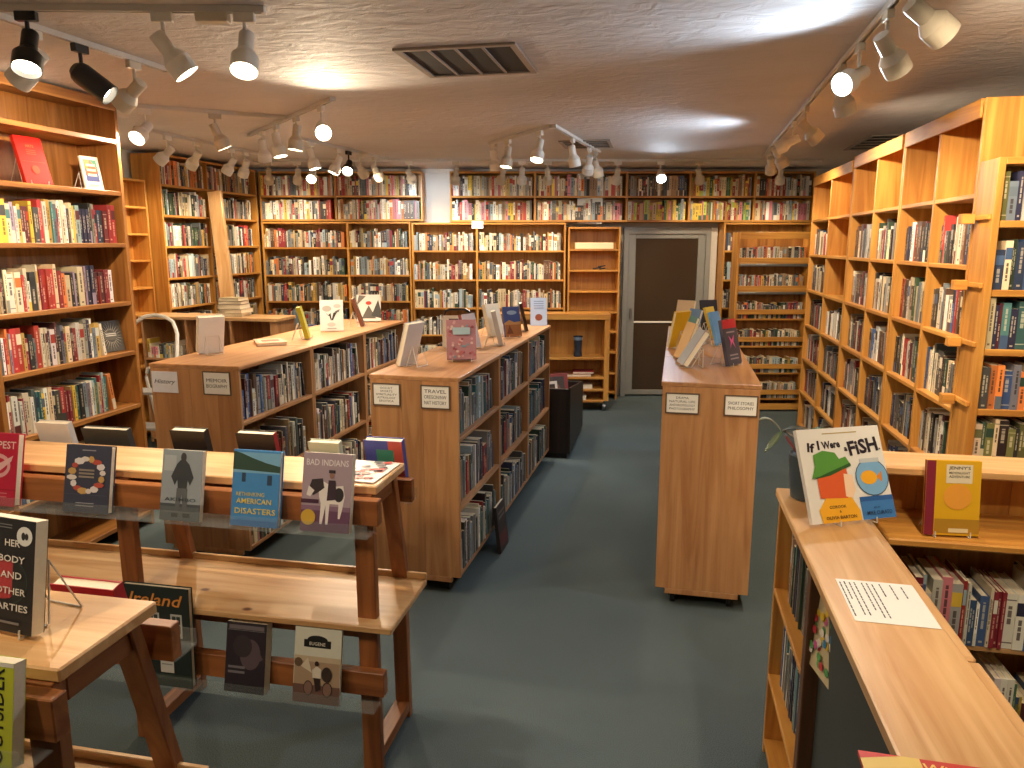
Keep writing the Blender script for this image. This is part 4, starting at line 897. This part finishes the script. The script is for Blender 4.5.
# ------------------------------------------------------------------ the shelved books
C_ = {'white': (232, 228, 220), 'ivory': (228, 214, 184), 'cream': (214, 192, 150), 'tan': (176, 138, 96), 'brown': (98, 62, 44), 'black': (34, 32, 34),
      'charcoal': (66, 64, 66), 'grey': (140, 138, 134), 'silver': (184, 184, 182), 'red': (186, 38, 36), 'crimson': (140, 26, 44), 'maroon': (92, 30, 36),
      'orange': (222, 112, 38), 'yellow': (236, 196, 40), 'mustard': (196, 152, 56), 'olive': (104, 104, 52), 'green': (52, 110, 70), 'dark green': (36, 66, 50),
      'teal': (50, 112, 120), 'pale blue': (150, 178, 196), 'blue': (48, 86, 150), 'navy': (34, 42, 78), 'purple': (92, 62, 112), 'lilac': (160, 140, 170),
      'pink': (224, 120, 140), 'magenta': (226, 40, 130), 'slate': (92, 106, 118), 'lime': (180, 206, 60)}
def _soft(c):
    l = .3*c[0]+.59*c[1]+.11*c[2]
    return tuple(int(x*.74+l*.18+y*.08) for x, y in zip(c, (200, 180, 150)))
C_ = {k: _soft(v) for k, v in C_.items()}
PALS = {'mix': 'white white ivory cream tan brown black black charcoal grey red crimson orange yellow mustard green dark_green teal pale_blue blue navy slate',
        'left': 'white white ivory ivory cream cream grey black black charcoal navy red red crimson orange yellow pale_blue teal lilac maroon slate mustard',
        'light': 'white white white ivory ivory ivory cream cream silver grey slate red red orange yellow pale_blue black tan charcoal pink',
        'back': 'white white ivory ivory cream cream tan brown black black charcoal grey silver red crimson orange mustard dark_green slate slate navy pale_blue',
        'dark': 'white white ivory ivory black black charcoal charcoal slate grey grey brown brown navy red maroon tan cream dark_green blue silver',
        'bright': 'yellow yellow yellow orange red pink cream ivory lime mustard green pale_blue white crimson tan',
        'slate': 'white silver silver grey grey slate slate charcoal charcoal black ivory teal navy blue pale_blue tan red dark_green',
        'blues': 'blue navy teal pale_blue slate olive green purple ivory cream yellow dark_green white maroon blue navy',
        'reds': 'red crimson maroon black brown tan ivory dark_green slate blue orange charcoal',
        'olive': 'white charcoal dark_green green orange brown slate black navy olive ivory',
        'green': 'olive dark_green green olive dark_green black cream',
        'kids': 'white white red blue pale_blue crimson yellow white silver pink navy red blue white ivory'}
BK = []
def fill_rows():
    for ri, r in enumerate(ROWS):
        rnd = random.Random(1000+ri*17); pal = [p.replace('_', ' ') for p in PALS[r['pal']].split()]
        u = r['start']; end = r['L']*r['fill']; first = len(BK); last = None
        run = 0; c = None
        while True:
            if run <= 0 or c is None:
                c = rnd.choice([p for p in pal if p != last] or pal); last = c
                run = 1 if rnd.random() < .9 else rnd.choice((2, 3)); rt = r['t'][0]*.75 + (r['t'][1]*1.1-r['t'][0]*.75)*rnd.random()**1.5; rh = rnd.uniform(*r['h']) - (.03 if rnd.random() < .2 else 0) + (.015 if rnd.random() < .12 else 0); rh = min(rh, r['top']); rd = rnd.uniform(*r['d'])
            run -= 1
            if u + rt + .0006 > end: break
            BK.append(dict(row=ri, u=u, t=rt, h=rh, d=rd, c=c, rnd=rnd.random(), deco=rnd.random(), dc=rnd.choice(pal), ins=r['inset']+rnd.uniform(0, .012), lean=0.))
            u += rt + .0007
        rb = BK[first:]
        # the last few books of a loosely filled row lean into the gap
        if rb and r['L']-u > .06 and rnd.random() < .7:
            x = rb[-1]; x['lean'] = .13; x['u'] += .002
        for i, q in enumerate(rb): q['prev'] = rb[i-1]['c'] if i else None; q['next'] = rb[i+1]['c'] if i+1 < len(rb) else None; q['i'] = i; q['n'] = len(rb)
fill_rows()
def bmat(q):
    r = ROWS[q['row']]
    M = Matrix.Translation(r['o']) @ Matrix.Rotation(r['ang'], 4, 'Z') @ Matrix.Translation((q['u'], q['ins'], .0005))
    if q['lean']: M = M @ Matrix.Translation((q['h']*math.sin(q['lean']), 0, q['t']*0)) @ Matrix.Rotation(-q['lean']*-1, 4, 'Y').inverted()
    return M
# which spines show largest from the photograph's side of the room
bpy.context.view_layer.update(); dg = bpy.context.evaluated_depsgraph_get()
fwd = Vector((-math.sin(YAW)*math.cos(PITCH), math.cos(YAW)*math.cos(PITCH), -math.sin(PITCH))); rgt = R_.copy(); upv = rgt.cross(fwd); eye = Vector((0, 0, EYE))
for q in BK:
    M = bmat(q); pts = [M @ Vector((q['t']*.5, -.002, q['h']*f)) for f in (.2, .55, .9)]
    n = (M.to_3x3() @ Vector((0, -1, 0))).normalized(); s = 0
    for p in pts:
        v = p-eye; dz = v.dot(fwd)
        if dz < .2: continue
        x, y = 512+F_PX*v.dot(rgt)/dz, 384-F_PX*v.dot(upv)/dz
        if not (0 < x < 1024 and 0 < y < 768): continue
        dist = v.length; hit = S.ray_cast(dg, eye, v.normalized(), distance=dist-.004)
        if hit[0]: continue
        s += q['t']*q['h']/3*max(.12, -n.dot(v)/dist)/(dist*dist)
    q['s'] = s
NB_IND = 258
order = sorted(range(len(BK)), key=lambda i: -BK[i]['s'])
IND = set(i for i in order[:NB_IND] if BK[i]['s'] > 0)
def mixc(a, b, f): return tuple(int(x*(1-f)+y*f) for x, y in zip(a, b))
INK_ON = {k: mixc(v, (240, 226, 196) if sum(v) < 330 else (50, 40, 38), .62) for k, v in C_.items()}
def shade(c, q): return tuple(int(max(8, min(250, x*(.82+.34*q['rnd'])))) for x in c)
def quant(c): return tuple(int(round(x/12.)*12) for x in c)
USED = {}
def book_label(q):
    ph = ROWS[q['row']]['ph']; k = q['deco']; c = q['c']
    size = 'thin' if q['t'] < .019 else 'thick' if q['t'] > .031 else ''
    tall = 'tall' if q['h'] > .232 else 'short' if q['h'] < .2 else ''
    nb = ('between %s and %s' % (q['prev'], q['next']) if q['prev'] and q['next'] else 'beside %s at row start' % q['next'] if q['next'] else 'after %s at row end' % q['prev'] if q['prev'] else '')
    band = ('with %s upper band' % q['dc'] if .3 <= k < .55 else 'with %s foot' % q['dc'] if .75 <= k < .9 else '')
    opts = [(size, tall, c, 'book', nb), (c, 'book', nb), (c, 'book', band, nb), (size, c, 'book', band), (size, tall, c, 'book', band), (size, c, 'book', nb), (size, tall, c, 'book'), (c, 'book')]
    best = None
    for parts in opts:
        t_ = ' '.join(p for p in parts if p)+', '+ph
        if len(t_.split()) > 16: continue
        if best is None: best = t_
        if t_ not in USED: USED[t_] = 1; return t_
    return best or ph
for i, q in enumerate(BK):
    if i not in IND: continue
    t, h, d = q['t'], q['h'], q['d']; M = bmat(q)
    o = bpy.data.objects.new('book', None); COL.objects.link(o); o.empty_display_size = .03; o.matrix_world = M
    tag(o, book_label(q), 'book', 'shelved books, '+ROWS[q['row']]['ph'])
    hard = q['rnd'] > .45; b = .0022 if hard else .0008; ins = .004 if hard else .0005
    cm = col(quant(shade(C_[q['c']], q)))
    MB().box(0, b, b, d, 0, h).box(t-b, t, b, d, 0, h).box(0, t, 0, b, 0, h).build('cover', cm, o)
    MB().box(b, t-b, b, d-ins, ins, h-ins).build('pages', PAGES, o)
    ink = col(INK_ON[q['c']]); m = MB(); k = q['deco']; rr = random.Random(i)
    Y0, Y1 = -.0005, -.0001
    def words(x0, x1, z0, z1):          # a broken vertical title: several word-long strokes
        z = z0
        while z < z1:
            l = rr.uniform(.008, .03)
            m.box(t*x0, t*x1, Y0, Y1, z, min(z1, z+l), ink); z += l+.004
    if k < .3: words(.36, .64, h*.35, h*.88); m.box(t*.3, t*.7, Y0, Y1, h*.07, h*.11, ink)
    elif k < .55: m.box(.0004, t-.0004, Y0, Y1, h*.62, h*.86, col(quant(C_[q['dc']]))); words(.3, .62, h*.18, h*.55)
    elif k < .75: words(.2, .4, h*.3, h*.82); words(.58, .74, h*.4, h*.8); m.box(t*.3, t*.7, Y0, Y1, h*.06, h*.10, ink)
    elif k < .9: m.box(.0004, t-.0004, Y0, Y1, 0, h*.3, col(quant(C_[q['dc']]))); words(.36, .62, h*.4, h*.9)
    else: m.box(.0004, t-.0004, Y0, Y1, h*.88, h*.90, ink).box(.0004, t-.0004, Y0, Y1, h*.1, h*.12, ink); words(.3, .66, h*.45, h*.8)
    m.build('spine_print', None, o)['kind'] = 'stuff'
# the remaining books, too many and too small to be picked one by one
vs_, fs_, cs_ = [], [], []
def sbox(M, x0, x1, y0, y1, z0, z1, c, faces=(0, 1, 2, 3, 4, 5), cc=None):
    b0 = len(vs_)
    vs_.extend(tuple(M @ Vector((x, y, z))) for z in (z0, z1) for y in (y0, y1) for x in (x0, x1))
    F = [(0, 2, 3, 1), (4, 5, 7, 6), (0, 1, 5, 4), (2, 6, 7, 3), (0, 4, 6, 2), (1, 3, 7, 5)]
    for k in faces: fs_.append(tuple(b0+j for j in F[k])); cs_.append(c if cc is None or k not in cc else cc[k])
pg = lin((222, 208, 176))
for i, q in enumerate(BK):
    if i in IND: continue
    M = bmat(q); t, h, d = q['t'], q['h'], q['d']; c = C_[q['c']]; j = .82+.34*q['rnd']
    c = lin(tuple(min(255, x*j) for x in c)); ink = lin(INK_ON[q['c']])
    sbox(M, 0, t, 0, d, 0, h, c, cc={1: pg})
    k = q['deco']
    rr = random.Random(i)
    def wr(x0, x1, z0, z1):
        z = h*z0
        while z < h*z1:
            l = rr.uniform(.01, .035); sbox(M, t*x0, t*x1, -.0006, 0, z, min(h*z1, z+l), ink, (2,)); z += l+.006
    if k < .35: wr(.36, .64, .35, .85)
    elif k < .6: sbox(M, 0, t, -.0005, 0, h*.6, h*.86, lin(C_[q['dc']]), (2,)); wr(.32, .64, .2, .5)
    elif k < .8: sbox(M, 0, t, -.0005, 0, 0, h*.28, lin(C_[q['dc']]), (2,)); wr(.36, .64, .4, .88)
    elif k < .9: wr(.22, .42, .3, .8); wr(.6, .75, .35, .75)
me = bpy.data.meshes.new('shelved_books'); me.from_pydata(vs_, [], fs_)
ca = me.color_attributes.new('Col', 'FLOAT_COLOR', 'CORNER')
flat = []
for f, c in zip(fs_, cs_): flat.extend(list(c)*len(f))
ca.data.foreach_set('color', flat)
me.materials.append(MATS['book_colours'])
so = place('shelved_books', me); so['kind'] = 'stuff'
tag(so, 'the many further books standing in rows on all the shelves', 'books')
print('books', len(BK), 'single', len(IND))
